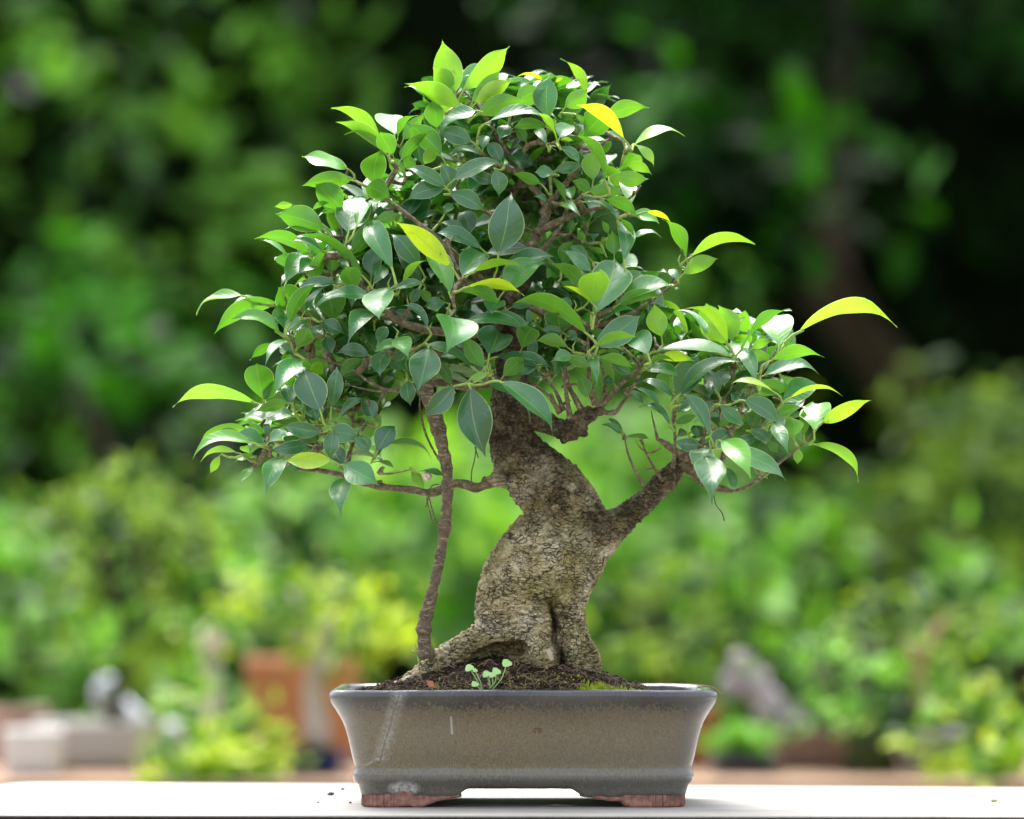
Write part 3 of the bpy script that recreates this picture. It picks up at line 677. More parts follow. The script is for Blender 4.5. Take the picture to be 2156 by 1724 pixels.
# ------------------------------------------------------------------ soil, moss, litter
def soil_h(x, y):              # x, y relative to pot centre; height above table
    h = .103
    h += .036 * math.exp(-(((x - .000) / .105) ** 2) ** 1.4 - (y / .085) ** 2)
    h += .010 * math.exp(-((x + .10) / .06) ** 2 - (y / .08) ** 2)
    h -= .006 * max(0, min(1, (x - .115) / .03))
    h += .0022 * noise.noise(Vector((x * 60, y * 60, 0))) + .0016 * noise.noise(Vector((x * 170, y * 170, 5))) + .0010 * noise.noise(Vector((x * 420, y * 420, 9)))
    return h
m, t, b, out = newmat("dark_potting_soil"); v = coords(t); f = noise_(t, v, 260, 6, .75)
t.links.new(ramp(t, f, [(0.38, (0.008, 0.006, 0.004)), (0.55, (0.045, 0.029, 0.018)), (0.72, (0.26, 0.19, 0.13))]), b.inputs['Base Color']); b.inputs['Roughness'].default_value = .95
b.inputs['Specular IOR Level'].default_value = .2; bump(t, f, .002, 1.0, b); SOIL = m
m_ = MB(); nx, ny = 240, 130; hx, hy = .1715, .1095
m_.add([(PX + x_, PY + y_, TZ + soil_h(x_, y_)) for y_ in np.linspace(-hy, hy, ny) for x_ in np.linspace(-hx, hx, nx)],
       [(j*nx+i, j*nx+i+1, (j+1)*nx+i+1, (j+1)*nx+i) for j in range(ny-1) for i in range(nx-1)])
rr = random.Random(4)
for i in range(2600):          # crumbs and grit
    x_, y_ = rr.uniform(-.165, .165), rr.uniform(-.105, .02); s_ = rr.uniform(.0006, .0019) * (1.4 if rr.random() < .08 else 1)
    if x_ > .13 and rr.random() < .6: continue
    z_ = soil_h(x_, y_) + s_ * .4; c = (0, 0, 0)
    g = rr.random() * 6
    vv = [(PX + x_ + s_ * math.cos(g + a) * k1, PY + y_ + s_ * math.sin(g + a), TZ + z_ + dz) for a, dz, k1 in ((0, 0, 1.2), (2.1, 0, 1), (4.2, 0, .8), (1, s_, .3))]
    m_.add(vv, [(0, 1, 3), (1, 2, 3), (2, 0, 3), (0, 2, 1)])
tag(m_.build("soil", SOIL, None, True), "dark crumbly potting soil mounded around the roots", "soil", kind="stuff")
# fibres and dead stalks lying on the soil
STRAW = simple("pale_dry_fibre", (0.24, 0.17, 0.10), .8, 90, .5)
m_ = MB()
for i in range(240):
    x_, y_ = rr.gauss(.01, .085), rr.uniform(-.106, -.03)
    if abs(x_) > .155: continue
    L = rr.uniform(.004, .022); a = rr.random() * 6.28; pts = []
    for k in range(5):
        f_ = k / 4; px_, py_ = x_ + math.cos(a + f_) * L * f_, y_ + math.sin(a + f_) * L * f_ * .5
        pts.append((PX + px_, PY + py_, TZ + soil_h(px_, py_) + .0009 + math.sin(f_ * 3.1) * L * rr.uniform(0, .35)))
    m_.tube(pts, rr.uniform(.00015, .0004) * (1.8 if rr.random() < .07 else 1), 4)
tag(m_.build("plant_fibres", STRAW), "thin dry stalks and root fibres strewn on the soil", "fibres", kind="stuff")
m, t, b, out = newmat("moss"); v = coords(t); f = noise_(t, v, 400, 4, .7)
t.links.new(ramp(t, f, [(0.3, (0.12, 0.20, 0.008)), (0.7, (0.60, 0.70, 0.05))]), b.inputs['Base Color']); b.inputs['Roughness'].default_value = .9; MOSS = m
def moss(pxc, wid, y0, n, lab, seed, hh=.004):
    r2 = random.Random(seed); m_ = MB()
    for i in range(n):
        x_ = pxc + r2.gauss(0, wid); y_ = y0 + r2.gauss(0, .008)
        if y_ < -.108 or abs(x_) > .168: continue
        q_ = noise.noise(Vector((x_ * 130, y_ * 130, seed)))
        if q_ < -.12: continue
        z_ = soil_h(x_, y_); h = hh * r2.uniform(.5, 1.1) * (.6 + 1.6 * max(0, q_)); w_ = .0009
        g = r2.random() * 3.14
        for q in (0, 1.2, 2.3):
            dx_, dy_ = math.cos(g + q) * w_, math.sin(g + q) * w_; l_ = r2.uniform(-.001, .001)
            m_.add([(PX + x_ - dx_, PY + y_ - dy_, TZ + z_), (PX + x_ + dx_, PY + y_ + dy_, TZ + z_), (PX + x_ + l_, PY + y_ + l_, TZ + z_ + h)], [(0, 1, 2)])
    tag(m_.build("moss", MOSS), lab, "moss", kind="stuff")
moss(.076, .010, -.095, 900, "bright yellow green moss cushion by the right root", 1, .006)
moss(.112, .016, -.085, 420, "flat yellow green moss along the right end of the soil", 2, .004)
moss(.03, .05, -.07, 160, "thin scattered moss on the mound in front of the trunk", 3, .0025)
moss(-.06, .05, -.09, 90, "thin scattered moss on the left part of the soil", 5, .0025)

# ------------------------------------------------------------------ leaf builder
class Leaves:
    NT, NU = 15, 7
    def __init__(s): s.V = []; s.col = []; s.n = 0
    def add(s, base, tip, width, nrm, curve=.1, fold=.15, age=0., rnd=.5, wave=.03, ph=0., droop=.05, twist=0.0, notch=0.0):
        NT, NU = s.NT, s.NU
        base = np.array(base, float); tip = np.array(tip, float); c = tip - base; L = np.linalg.norm(c); ch = c / L
        nrm = np.array(nrm, float); nrm -= nrm.dot(ch) * ch; nrm /= np.linalg.norm(nrm) + 1e-9
        sd = np.cross(nrm, ch)
        t = np.linspace(0, 1, NT)[:, None]; u = np.linspace(-1, 1, NU)[None, :]
        tt = np.clip(t / .91, 0, 1) ** (.86 + .30 * rnd)
        w = np.maximum(np.sin(np.pi * tt), 0) ** (.66 + .2 * abs(np.sin(ph)))
        w = np.maximum(w, .16 * np.clip((1 - t) / .16, 0, 1) ** .8 * (t > .5)) * (width / 2)
        w[0] = width * .03
        lift = curve * L * 4 * t * (1 - t) * (1 + .25 * (t - .5)) - droop * L * np.clip((t - .72) / .28, 0, 1) ** 2
        tw = twist * (t - .3)
        lat = .07 * np.sin(ph * 5.3) * L * 4 * t * (1 - t)
        off_s = u * w * np.cos(tw) * (1 + .10 * np.sign(u) * np.sin(ph * 3.1)) + lat
        off_n = lift + np.abs(u) ** 1.4 * w * fold * 1.3 + u * w * np.sin(tw) + wave * width * np.sin(t * 9 + ph + u * 1.7) * np.abs(u)
        p = base + t[:, :, None] * c + off_s[:, :, None] * sd + off_n[:, :, None] * nrm
        s.V.append(p.reshape(-1, 3)); s.col.append((age, rnd)); s.n += 1
    def build(s, name, parent):
        NT, NU = s.NT, s.NU
        if not s.n: return
        V = np.concatenate(s.V); k = NT * NU
        i, j = np.meshgrid(np.arange(NT - 1), np.arange(NU - 1), indexing='ij'); a = (i * NU + j).ravel()
        q = np.stack([a, a + NU, a + NU + 1, a + 1], 1)
        F = (q[None] + (np.arange(s.n) * k)[:, None, None]).reshape(-1, 4)
        me = bpy.data.meshes.new(name); me.vertices.add(len(V)); me.vertices.foreach_set("co", V.ravel())
        me.loops.add(F.size); me.loops.foreach_set("vertex_index", F.ravel().astype(np.int32))
        me.polygons.add(len(F)); me.polygons.foreach_set("loop_start", (np.arange(len(F)) * 4).astype(np.int32)); me.update(calc_edges=True)
        t = np.repeat(np.linspace(0, 1, NT), NU); u = np.tile(np.linspace(0, 1, NU), NT)
        uv = np.tile(np.stack([u, t], 1), (s.n, 1))[F.ravel()]
        l = me.uv_layers.new(name="uv"); l.data.foreach_set("uv", uv.ravel().astype(np.float32))
        ca = me.color_attributes.new("tint", 'FLOAT_COLOR', 'POINT'); col = np.zeros((s.n, k, 4), np.float32)
        cc = np.array(s.col); col[:, :, 0] = cc[:, 0:1]; col[:, :, 1] = cc[:, 1:2]; col[:, :, 3] = 1
        ca.data.foreach_set("color", col.ravel())
        return link(name, me, LEAF, parent)

# Leaves seen in the photograph.  tile origin (4096 px picture), tile scale, then
# base x, base y, tip x, tip y, apparent width, side (T upper / U lower side seen), age 0..3, layer towards the viewer
TILES = {}
TILES['A'] = (1180, 130, 2.535, """1620,600,1500,95,270,U,2,0;1670,640,1960,290,300,T,1.2,-2;1720,570,2150,150,190,U,2,1;1590,590,1400,370,190,U,2.1,0;1680,760,1140,510,170,U,1.8,2;1470,740,1150,515,110,T,1.2,0
1690,800,1460,600,150,U,1.8,-1;1800,700,2070,385,160,U,1.5,1;1830,710,2200,490,150,U,2.4,2;1840,830,2332,690,190,U,1.2,2;1830,790,1460,955,150,T,1,3;1790,1100,1455,1000,170,T,.3,2;1440,960,1390,710,180,U,1,1
1480,1240,1150,930,200,U,.6,1;1100,1080,1300,830,120,U,1.2,-1;1080,1280,1350,1000,90,U,.6,1;880,1080,400,760,90,U,1.8,0;900,1200,450,900,110,U,1.8,1;900,1210,550,990,60,U,1.8,1;1010,1040,1000,790,290,T,1.3,-1
1040,1080,1230,840,60,U,1,1;990,1230,870,1020,180,U,1.1,2;800,1520,880,1210,240,U,1.1,1;520,1370,90,1250,160,T,1.8,0;570,1490,80,1550,150,U,1.2,1;1520,1560,1150,1350,130,T,.5,3;1590,1600,1480,1330,170,T,.2,2
1610,1490,2080,1290,150,T,.5,3;1510,1580,1140,1690,170,T,.3,3;1750,1420,2050,1530,110,T,.1,2;1880,1230,1550,1245,70,T,.3,1;1310,1330,1390,1160,120,U,1.8,1;1090,1420,940,1280,120,U,1,-1;950,1670,715,1580,200,U,1,2
1905,1180,1950,1030,110,T,.3,1;1290,1320,1240,1060,150,T,0,-2;2090,1300,1950,1110,140,T,.1,1;1100,1300,1130,1100,110,U,1,-1;1200,1400,1130,1230,110,U,1,-2""")
TILES['B'] = (1950, 130, 2.535, """170,640,470,480,150,T,1.3,-1;290,720,580,580,190,U,1.2,1;380,740,620,645,90,U,1,0;620,860,630,445,230,T,.4,1;560,480,310,435,35,U,3,-1;690,500,765,460,40,U,2.8,-1;1000,720,760,275,60,U,2.2,-1;790,750,1010,575,170,U,1.3,1
20,900,590,860,120,T,.5,3;705,1090,500,800,40,U,2,3;1200,850,1620,755,140,U,1.4,0;1380,1070,920,740,160,U,3,4;980,1050,1200,850,260,U,.8,0;930,1140,1220,1080,100,T,1.8,-1;1370,1090,1170,1020,80,T,1.3,-1;1480,1150,1970,1005,100,T,2.5,1
1510,1140,1690,1345,90,T,2.4,2;1400,1330,1660,1430,90,U,1.8,1;1190,1500,900,1020,70,U,1.2,3;1070,1490,1100,1180,180,U,1.5,1;1190,1400,1130,1195,90,U,1.2,0;1290,1440,1620,1480,150,U,1.3,3;1030,1610,1380,1640,120,U,1.1,3
730,1070,880,910,170,T,1.2,2;730,1090,870,1100,40,U,1.8,2;600,1140,470,950,90,T,.6,1;690,1150,950,1360,90,T,.8,2;680,1400,960,1340,110,T,.4,1;680,1420,480,1410,110,T,.7,2;540,1530,270,1420,90,U,.9,2;790,1700,640,1450,60,U,.9,2
850,1690,850,1545,110,T,1.2,1;1040,1600,860,1500,110,U,1,1;180,1200,480,1340,180,T,0,-2;610,990,680,880,100,U,.9,1;590,950,260,960,90,U,.5,2;390,1100,280,970,100,U,.5,0;200,930,125,1095,130,T,.3,2;75,1390,110,1655,150,T,.4,3
760,900,980,730,90,T,1.4,-1;900,830,1000,960,60,U,1,0;830,1130,930,1060,90,U,1,-1""")
TILES['C'] = (990, 700, 2.535, """460,300,270,320,60,U,1.8,-1;770,540,300,400,240,U,1,1;660,350,830,280,50,U,1,0;960,330,690,90,230,U,1,0;1030,580,1190,150,330,T,.9,1;1110,520,1330,215,110,T,1.8,2;1290,470,1530,390,110,U,.6,1;1470,950,1230,420,220,T,1.1,4
1060,760,1270,450,120,U,.8,2;920,700,375,530,110,T,1,1;1170,1020,580,590,80,U,1,3;630,790,90,640,130,U,1,0;760,760,440,660,70,T,.9,1;400,1080,600,770,190,T,1,0;400,820,140,655,50,T,1.6,-1;640,1130,820,735,130,U,1,1
850,980,850,740,150,U,.4,0;690,900,540,1000,170,T,1,0;1050,1000,1030,820,200,T,1,1;1090,1160,1020,930,190,U,1.1,3;1260,1020,1340,700,200,T,.3,1;1280,1110,1390,910,110,T,.8,2;1750,930,1470,590,200,T,.2,1;1760,1060,1510,800,140,T,0,0
2060,920,1535,475,230,U,3,5;2050,1200,1740,690,190,T,1.9,4;1570,1120,1830,850,60,U,1.8,3;1480,1160,1830,1110,90,T,.3,3;900,1090,530,1120,110,T,.3,2;1250,1220,700,1290,140,T,.9,4;1420,1140,1350,1465,290,T,1.1,5;1280,1400,1055,1680,190,T,.7,4
600,1360,330,1150,260,U,.8,0;430,1500,690,1110,110,U,.7,3;580,1380,790,1130,70,T,.3,2;870,1480,800,1230,290,U,.2,0;430,1600,380,1330,210,T,.9,1;290,1520,320,1300,120,U,.8,1;760,1480,985,1600,150,T,.2,3;1330,1690,1410,1520,120,T,.4,3
1330,1300,1550,980,200,T,0,-1;1280,1480,1240,1150,130,T,0,-1;1660,1290,1740,1130,100,T,.4,2;1750,1170,1860,1310,90,U,.9,2;2010,1290,1790,1330,130,T,.3,2;1820,1540,1580,1310,80,T,.2,4;1500,1380,1700,1450,100,T,0,0""")
TILES['D'] = (1750, 700, 2.535, """620,790,720,185,345,T,.1,4;125,185,465,365,170,T,.5,3;70,395,165,300,80,T,.7,1;440,740,0,560,140,T,.3,2;50,480,290,550,80,T,.4,1;330,590,220,350,180,T,0,-1;260,1030,440,710,250,T,1.1,3;500,790,950,760,130,T,0,1;640,1030,1200,830,180,T,.4,2
670,1180,1050,860,250,T,1.5,3;310,1130,860,1200,110,U,3,6;370,980,900,930,60,U,2.2,5;230,1170,630,1320,110,U,1,5;650,1270,555,1420,200,T,1,4;630,1380,940,1560,130,T,.9,3;745,1340,975,1320,90,T,.2,1;300,1480,915,1590,130,T,.6,5
1500,1590,770,1270,150,U,1.2,5;1590,1290,1630,960,290,U,2,6;1600,1390,1800,810,390,T,1,4;1500,1160,1160,900,130,U,1.6,3;1560,980,1290,760,130,T,1,2;1270,890,1370,670,150,U,.7,0;1540,840,1330,720,110,T,.3,0;1890,870,1830,410,160,T,.9,1
1790,800,1770,565,140,U,.8,0;1500,270,1820,430,50,T,.8,1;1850,440,2000,620,60,U,1,1;1960,640,2250,590,60,T,.9,0;1980,380,2250,460,130,T,1.9,0;2120,370,2372,470,60,U,3,1;2520,850,2310,450,110,U,1.2,0;2570,826,3189,682,90,U,1.9,0;2500,994,2837,850,150,U,1.8,1
2427,1067,2365,945,80,T,1,0;1890,1070,2090,1000,110,T,1.1,1;1250,1080,1390,1190,80,U,1,1;1560,1290,1245,1130,50,U,3,6;1040,1480,1070,1320,70,U,2.6,-2;1000,1500,1010,1330,60,U,2.6,-2;1360,1350,1230,1260,90,T,1,3;1250,1610,1230,1395,260,U,.2,2
1120,245,985,215,60,T,.8,1;1280,270,1450,440,80,T,1.1,3;1730,590,1670,465,60,U,1.3,-1;1500,660,1420,560,70,U,1.5,-1;1350,560,1370,440,70,U,1,-1;1690,800,1570,740,50,U,1.8,-1;1700,240,2020,400,110,U,1,1;1960,300,1850,10,150,T,1.8,-1""")
TILES['E'] = (690, 1100, 2.535, """720,210,240,320,80,T,1.8,0;850,240,610,290,60,T,1.3,-1;1050,280,440,575,150,U,1.1,0;1080,570,610,435,120,T,1.9,1;1370,440,1115,645,110,T,1,2;1050,690,790,855,80,U,1,0;1165,650,955,900,90,T,1.2,2;1260,720,1400,545,170,U,1.5,3;1290,720,1560,520,90,T,.1,2
1235,800,1080,700,120,T,.4,0;1210,860,1110,830,110,U,1,0;1310,850,1065,1215,190,T,.7,4;920,1260,870,900,270,U,.9,0;930,1260,1060,1040,130,U,.5,0;820,1285,40,1265,120,U,1.7,0;1160,1290,840,1380,110,U,1.3,3;1500,1370,1320,950,310,T,0,5
1610,1340,1660,920,150,T,.2,4;1310,1380,1220,980,70,U,.2,2;1220,1420,690,1440,180,T,.9,1;740,1560,250,1710,110,U,1.6,0;1500,1590,1130,1520,150,T,.4,4;1460,1480,1360,1290,170,T,0,2;1700,1430,1990,1265,80,T,.3,3;2040,1470,1920,1260,150,T,0,2
1570,1580,1890,1640,180,T,.6,4;1560,620,1620,800,130,T,0,1;1990,810,1670,780,130,T,.1,2;1930,850,1700,1070,90,U,.4,2;2140,780,2110,1020,190,T,.2,3;1790,1360,1690,1130,160,U,2,-5;2140,1200,1900,1180,120,U,2,-5;2155,1070,1980,1000,110,U,2,-5
2080,1330,1840,1450,130,U,2,-5;1530,740,1380,650,120,U,.8,-2;1620,870,1480,780,110,U,1.8,-4;1530,1010,1410,900,120,U,1.8,-4;1200,1300,1130,1100,150,T,.1,0;1740,1040,1950,1080,110,U,.2,-1;1400,600,1270,500,130,T,0,0""")
TILES['F'] = (1440, 1200, 2.535, """900,160,900,490,400,T,1.2,7;1310,555,1400,260,330,T,.4,3;1260,680,1060,360,160,U,.8,6;1640,480,1770,290,210,U,.6,4;2110,480,1790,410,120,U,1.3,3;2155,560,1960,610,130,T,1.1,5;1450,770,1650,565,180,U,1,4;1130,670,630,465,90,T,.3,5
1170,590,780,590,80,T,.1,3;1130,520,950,450,60,T,0,3;1300,740,1065,870,80,T,2.4,6;1440,830,1990,1315,220,T,.6,8;1230,820,1750,1150,80,T,.2,6;1120,890,1275,1565,325,T,.1,7;950,870,660,1160,190,T,.1,7;930,860,750,610,110,U,.1,3
690,480,580,925,290,T,.5,6;380,370,490,580,180,T,1.5,5;400,440,155,515,100,T,1.4,5;450,520,360,635,90,T,.4,3;480,820,515,1065,145,T,.5,4;450,760,70,760,130,U,2,-5;640,930,100,920,110,U,1.9,-5;1390,570,1930,670,120,T,0,3
1800,650,1590,765,110,T,.2,4;1490,830,1650,750,90,U,.3,3;1850,740,1670,740,80,T,.2,2;1730,570,1800,400,100,T,.3,2;2060,330,1830,300,80,T,.4,2;180,1530,350,1260,200,T,0,3;290,1460,715,1550,60,U,1,3;10,1370,90,1530,110,T,.4,3;150,1640,360,1720,34,U,1.2,3
1320,720,1130,640,90,T,0,3;440,700,270,620,90,T,0,1;640,1000,560,850,60,U,.7,1""")
TILES['G'] = (2240, 1100, 2.535, """650,230,1150,90,190,T,1.4,3;600,290,1030,205,120,U,1.1,4;340,720,800,395,260,T,.5,5;430,440,760,350,70,T,.9,4;890,805,740,560,230,T,1,6;360,720,760,620,90,U,1.5,7;70,830,310,930,110,U,1.2,5;1030,620,960,290,190,U,1.8,4;340,800,380,1100,110,T,1,5
270,1240,180,1010,140,U,.8,3;1010,760,1820,860,120,T,1.1,5;990,840,1350,870,120,U,2.6,4;900,900,1150,860,45,U,1.2,5;870,960,1220,1010,110,T,1.1,4;400,830,730,930,90,U,1.3,5;400,860,550,1100,60,U,.7,4;530,900,740,1000,90,T,.3,3;550,1100,460,1020,100,T,.2,1
760,800,830,700,90,U,.9,2;1290,610,970,230,60,U,1.9,-1;1480,600,1470,300,220,U,1.5,-1;1680,690,1400,490,200,U,1.9,0;1700,690,1340,305,80,U,2.3,2;1480,620,1180,320,60,T,1.3,2;1770,680,1620,315,220,U,1.6,-1;1800,850,1830,660,220,T,1.7,0
1980,1070,1800,750,150,T,1,3;1210,1210,1815,860,130,T,.2,4;1200,1240,1400,800,260,T,.1,2;1750,830,1400,710,110,U,1,0;1610,1200,1500,950,80,T,.1,1;1600,1110,1740,950,140,T,.2,0;1160,1240,820,1060,90,T,.3,3;780,1140,1025,1350,70,T,.8,4
690,1170,850,1310,70,T,.6,3;1110,1510,840,1310,80,T,.2,3;1520,1630,1240,1175,130,T,.5,6;1190,1390,1350,1310,110,T,.1,2;1170,1500,1390,1420,90,U,.6,3;1470,1370,1570,1310,80,T,0,1;640,720,560,640,100,T,.6,1;1100,1140,990,1000,130,U,.5,1
1280,1000,1180,900,110,T,.2,0;470,640,300,560,90,U,.8,1;180,640,40,600,100,T,.4,2;620,870,490,720,80,U,.8,3""")
TILES['J'] = (2400, 1500, 2.535, """1010,700,760,670,130,T,0,4;1120,730,1330,560,230,T,0,3;1060,730,980,975,230,T,.5,6;1070,820,1115,1225,290,T,.7,8;1240,660,1490,1035,220,T,2,8;1240,750,1880,1020,200,T,.9,6;1290,940,1370,1170,100,T,.4,4;1470,255,1805,485,180,T,.4,5
1220,300,1465,500,130,T,.5,4;1760,480,1885,780,140,T,.6,4;1970,620,1930,430,170,U,.9,1;2070,600,2060,340,90,U,1,0;1660,520,2060,320,110,U,.4,1;1560,550,1620,350,120,U,.4,0;1530,560,1740,690,110,T,0,3;1590,620,1340,690,100,T,0,2
1700,690,1800,790,80,U,.3,2;1550,880,1700,1050,90,U,1.2,-1;2000,740,2000,900,90,U,1.4,-1;220,590,30,490,70,T,1,0;280,620,500,640,50,U,.7,0;230,570,60,430,50,T,.5,-1;1100,410,1230,420,50,T,.3,3;1210,530,1370,420,70,U,1.2,1
1010,640,960,500,120,T,0,0;1450,470,1560,380,100,U,1,0;860,560,780,620,90,T,.1,1""")
TILES['I'] = (2750, 1100, 2.535, """545,750,1010,345,64,U,.8,2;870,1180,420,1095,70,T,3,5;920,710,970,350,300,T,1.8,0;1150,560,2060,395,110,U,2.3,1;850,860,1365,820,120,U,1.3,4;780,1010,1310,930,140,T,.8,3;850,830,620,790,120,U,1.4,1;650,750,850,670,90,U,1.7,0
700,970,840,870,90,T,.1,1;730,1100,1030,1150,140,U,1,2;970,1290,1350,1120,210,T,.7,2;1050,1240,1545,1190,60,U,2.8,3;1280,1570,1300,1270,300,T,1.8,0;1370,1490,1835,1260,170,U,2.6,1;1310,1715,1746,2043,100,U,1.8,1;700,1200,960,1200,70,U,1,2
560,1300,480,1170,130,T,0,0;640,700,760,690,60,T,1.8,-1""")
TILES['H'] = (690, 1450, 2.535, """780,805,212,920,120,T,2,4;930,820,600,720,140,T,1,3;970,810,1190,690,100,T,1,4;650,910,295,975,60,U,2,2;480,940,380,1120,80,U,1.9,1;770,920,750,840,110,U,1.6,0;820,940,635,985,70,T,1.4,0;790,1060,680,1250,80,T,1.2,2;1130,965,985,1310,190,T,.7,4
1610,985,1150,985,200,T,2.75,6;1190,1000,1255,1115,70,T,.1,2;1380,830,990,890,130,T,.1,2;1800,770,1675,820,80,U,.9,3;1840,760,2000,880,100,T,.4,4;1740,1030,1620,860,180,T,0,3;1740,1030,2080,1220,260,T,1,6;1760,1170,1720,1530,215,T,.8,5
1620,710,1590,975,160,T,.5,5;930,720,760,640,90,U,.9,1;690,720,430,750,60,U,1.7,0;970,740,980,615,70,T,.1,1;1470,790,1190,680,130,U,.4,0;2060,600,1930,570,60,U,1,3""")
TILES['Z'] = (650, 1000, 1.567, """1620,1385,1785,1440,34,T,1,3;1565,1370,1640,1490,60,U,1.6,3""")

rnd = random.Random(7)
VIEW = np.array([0., -1., 0.])
hand = []           # (base, tip, width, normal, age)
def place(ox, oy, sc_, bx_, by_, tx_, ty_, w_, side, age, k):
    f = 4096 / 2156.0
    Y = -.011 * k - (.018 if k >= 0 else 0) + rnd.uniform(-.004, .004)
    b_ = np.array(P((ox + bx_ / sc_) / f, (oy + by_ / sc_) / f, Y)); t_ = np.array(P((ox + tx_ / sc_) / f, (oy + ty_ / sc_) / f, Y))
    wm = w_ / sc_ / f * S * (D + Y) / D
    pl = np.linalg.norm(t_ - b_); up_ = t_[2] > b_[2]
    wt = max(wm, .36 * pl); Lt = max(pl, wt / .60)
    glossy = side == 'T' and age >= .55 and age < 2.3
    if glossy:                                    # leaves lying nearly level: seen at a slant, mirroring the sky
        if abs(t_[2] - b_[2]) > .7 * pl: Lt = max(Lt, pl / .62)
        else: wt = min(max(wt, wm / .6), max(wm, .6 * Lt))
    dy = math.sqrt(max(0, Lt * Lt - pl * pl))
    dy = min(dy, .045)
    sgn = (1 if up_ else -1) if side == 'T' else (-1 if up_ else 1)
    t_[1] += sgn * dy * .8; b_[1] -= sgn * dy * .2
    ch = (t_ - b_) / np.linalg.norm(t_ - b_)
    nv = VIEW * (1 if side == 'T' else -1); n0 = nv - nv.dot(ch) * ch; n0 /= np.linalg.norm(n0)
    cr = max(.22, min(1, wm / wt)); a = math.acos(cr)
    if a < .35: a = .35 * rnd.uniform(.3, 1)
    s_ = np.cross(ch, n0)
    c1 = n0 * math.cos(a) + s_ * math.sin(a); c2 = n0 * math.cos(a) - s_ * math.sin(a)
    n = c1 if c1[2] > c2[2] else c2
    hand.append((b_, t_, wt, n, age / 3.0, side))
for key, (ox, oy, sc_, txt) in TILES.items():
    for ent in txt.replace('\n', ';').split(';'):
        if not ent.strip(): continue
        q = ent.split(','); place(ox, oy, sc_, *map(float, q[:5]), q[5], float(q[6]), float(q[7]))

# ------------------------------------------------------------------ the bonsai
T0 = P(1150, 1420, 0.0)
tree = empty("bonsai_tree", (T0.x, 0, TZ + .11), "ficus bonsai with a thick twisted grey trunk and glossy green leaves", "bonsai")
def Z1(x, y, Y=0.0): return P((1500 + x / 1.326) / 1.9, (1500 + y / 1.326) / 1.9, Y)
R1 = 1 / 1.326 / 1.9 * S
# swept lumps -> one continuous skin
def sweep(m_, pts, flat=1.0):
    pts = [(Z1(x, y, Y), r * R1) for x, y, r, Y in pts]
    for (a, ra), (b_, rb) in zip(pts, pts[1:]):
        n = max(2, int((b_ - a).length / (min(ra, rb) * .22)))
        for i in range(n):
            f = i / n; m_.ball(a.lerp(b_, f), ra + (rb - ra) * f, 1, flat, 1, 22, 14)
    m_.ball(pts[-1][0], pts[-1][1], 1, flat, 1, 22, 14)
m_ = MB()
sweep(m_, [(735, -560, 62, .010), (725, -450, 66, .010), (690, -330, 62, .008), (700, -200, 75, .006), (725, -80, 86, .004), (728, 60, 100, 0), (722, 180, 108, 0), (722, 300, 116, 0), (745, 390, 136, 0), (790, 470, 160, 0), (870, 550, 178, 0), (955, 630, 185, 0),
           (1005, 720, 196, 0), (1035, 800, 212, 0), (1015, 860, 232, 0), (965, 940, 268, 0), (900, 1020, 292, 0), (850, 1100, 288, 0), (800, 1180, 262, 0), (762, 1260, 238, 0), (765, 1340, 222, 0), (800, 1430, 190, 0), (830, 1500, 180, 0)], .82)
sweep(m_, [(990, 1000, 165, -.004), (1010, 1090, 118, -.004), (1025, 1180, 86, -.008), (1030, 1260, 76, -.010), (1045, 1350, 80, -.012), (1075, 1440, 90, -.012), (1110, 1530, 92, -.012), (1140, 1640, 86, -.012)], 1.0)
sweep(m_, [(730, 1300, 150, 0), (620, 1375, 92, -.012), (520, 1425, 80, -.018), (410, 1480, 74, -.022), (310, 1545, 62, -.024), (215, 1610, 50, -.024), (120, 1670, 44, -.022)], 1.0)
sweep(m_, [(860, 1380, 120, -.012), (890, 1460, 95, -.022), (905, 1560, 80, -.028)], 1.0)
sweep(m_, [(1120, 880, 150, 0), (1190, 850, 122, 0), (1250, 800, 92, 0), (1310, 765, 78, 0), (1400, 700, 66, -.004), (1490, 615, 62, -.008), (1560, 545, 62, -.010), (1620, 470, 48, -.010), (1650, 400, 30, -.008)], 1.0)
sweep(m_, [(780, 190, 80, -.004), (850, 235, 58, -.014), (930, 262, 56, -.022), (1000, 295, 50, -.026), (1035, 310, 42, -.028), (1060, 270, 56, -.028), (1110, 215, 50, -.028), (1180, 185, 34, -.028)], 1.0)
sweep(m_, [(740, 548, 66, -.014), (690, 545, 50, -.020), (640, 555, 42, -.024), (590, 575, 35, -.026)], 1.0)
for (x_, y_, r_) in ((640, 548, 34), (915, 600, 36), (1040, 600, 26), (1140, 690, 30), (960, 700, 24), (800, 560, 30), (1060, 960, 24), (1180, 870, 34), (900, 650, 26), (850, 480, 40), (1000, 1190, 40), (655, 1270, 60), (600, 1240, 50)):
    m_.ball(Z1(x_, y_, -.036 if 700 < x_ < 1100 else -.02), r_ * R1, 1, 1, 1, 14, 9)
def knob(x_, y_, r_, Y): m_.ball(Z1(x_, y_, Y), r_ * R1, 1, 1, 1, 14, 9)
for (x_, y_, r_, Y) in ((700, -380, 40, -.02), (770, -250, 44, -.016), (650, -260, 36, -.01), (790, -480, 38, -.012), (660, -440, 36, -.015), (1100, 300, 30, -.03), (1010, 330, 30, -.03)): knob(x_, y_, r_, Y)
tmp = m_.build("tmp_trunk", None)
md = tmp.modifiers.new("r", 'REMESH'); md.mode = 'VOXEL'; md.voxel_size = .00115
ms = tmp.modifiers.new("s", 'SMOOTH'); ms.factor = .8; ms.iterations = 9
dg = bpy.context.evaluated_depsgraph_get(); me = bpy.data.meshes.new_from_object(tmp.evaluated_get(dg)); me.name = "trunk"
bpy.data.objects.remove(tmp)
nv = len(me.vertices); co = np.empty(nv * 3, np.float32); me.vertices.foreach_get("co", co); co = co.reshape(-1, 3)
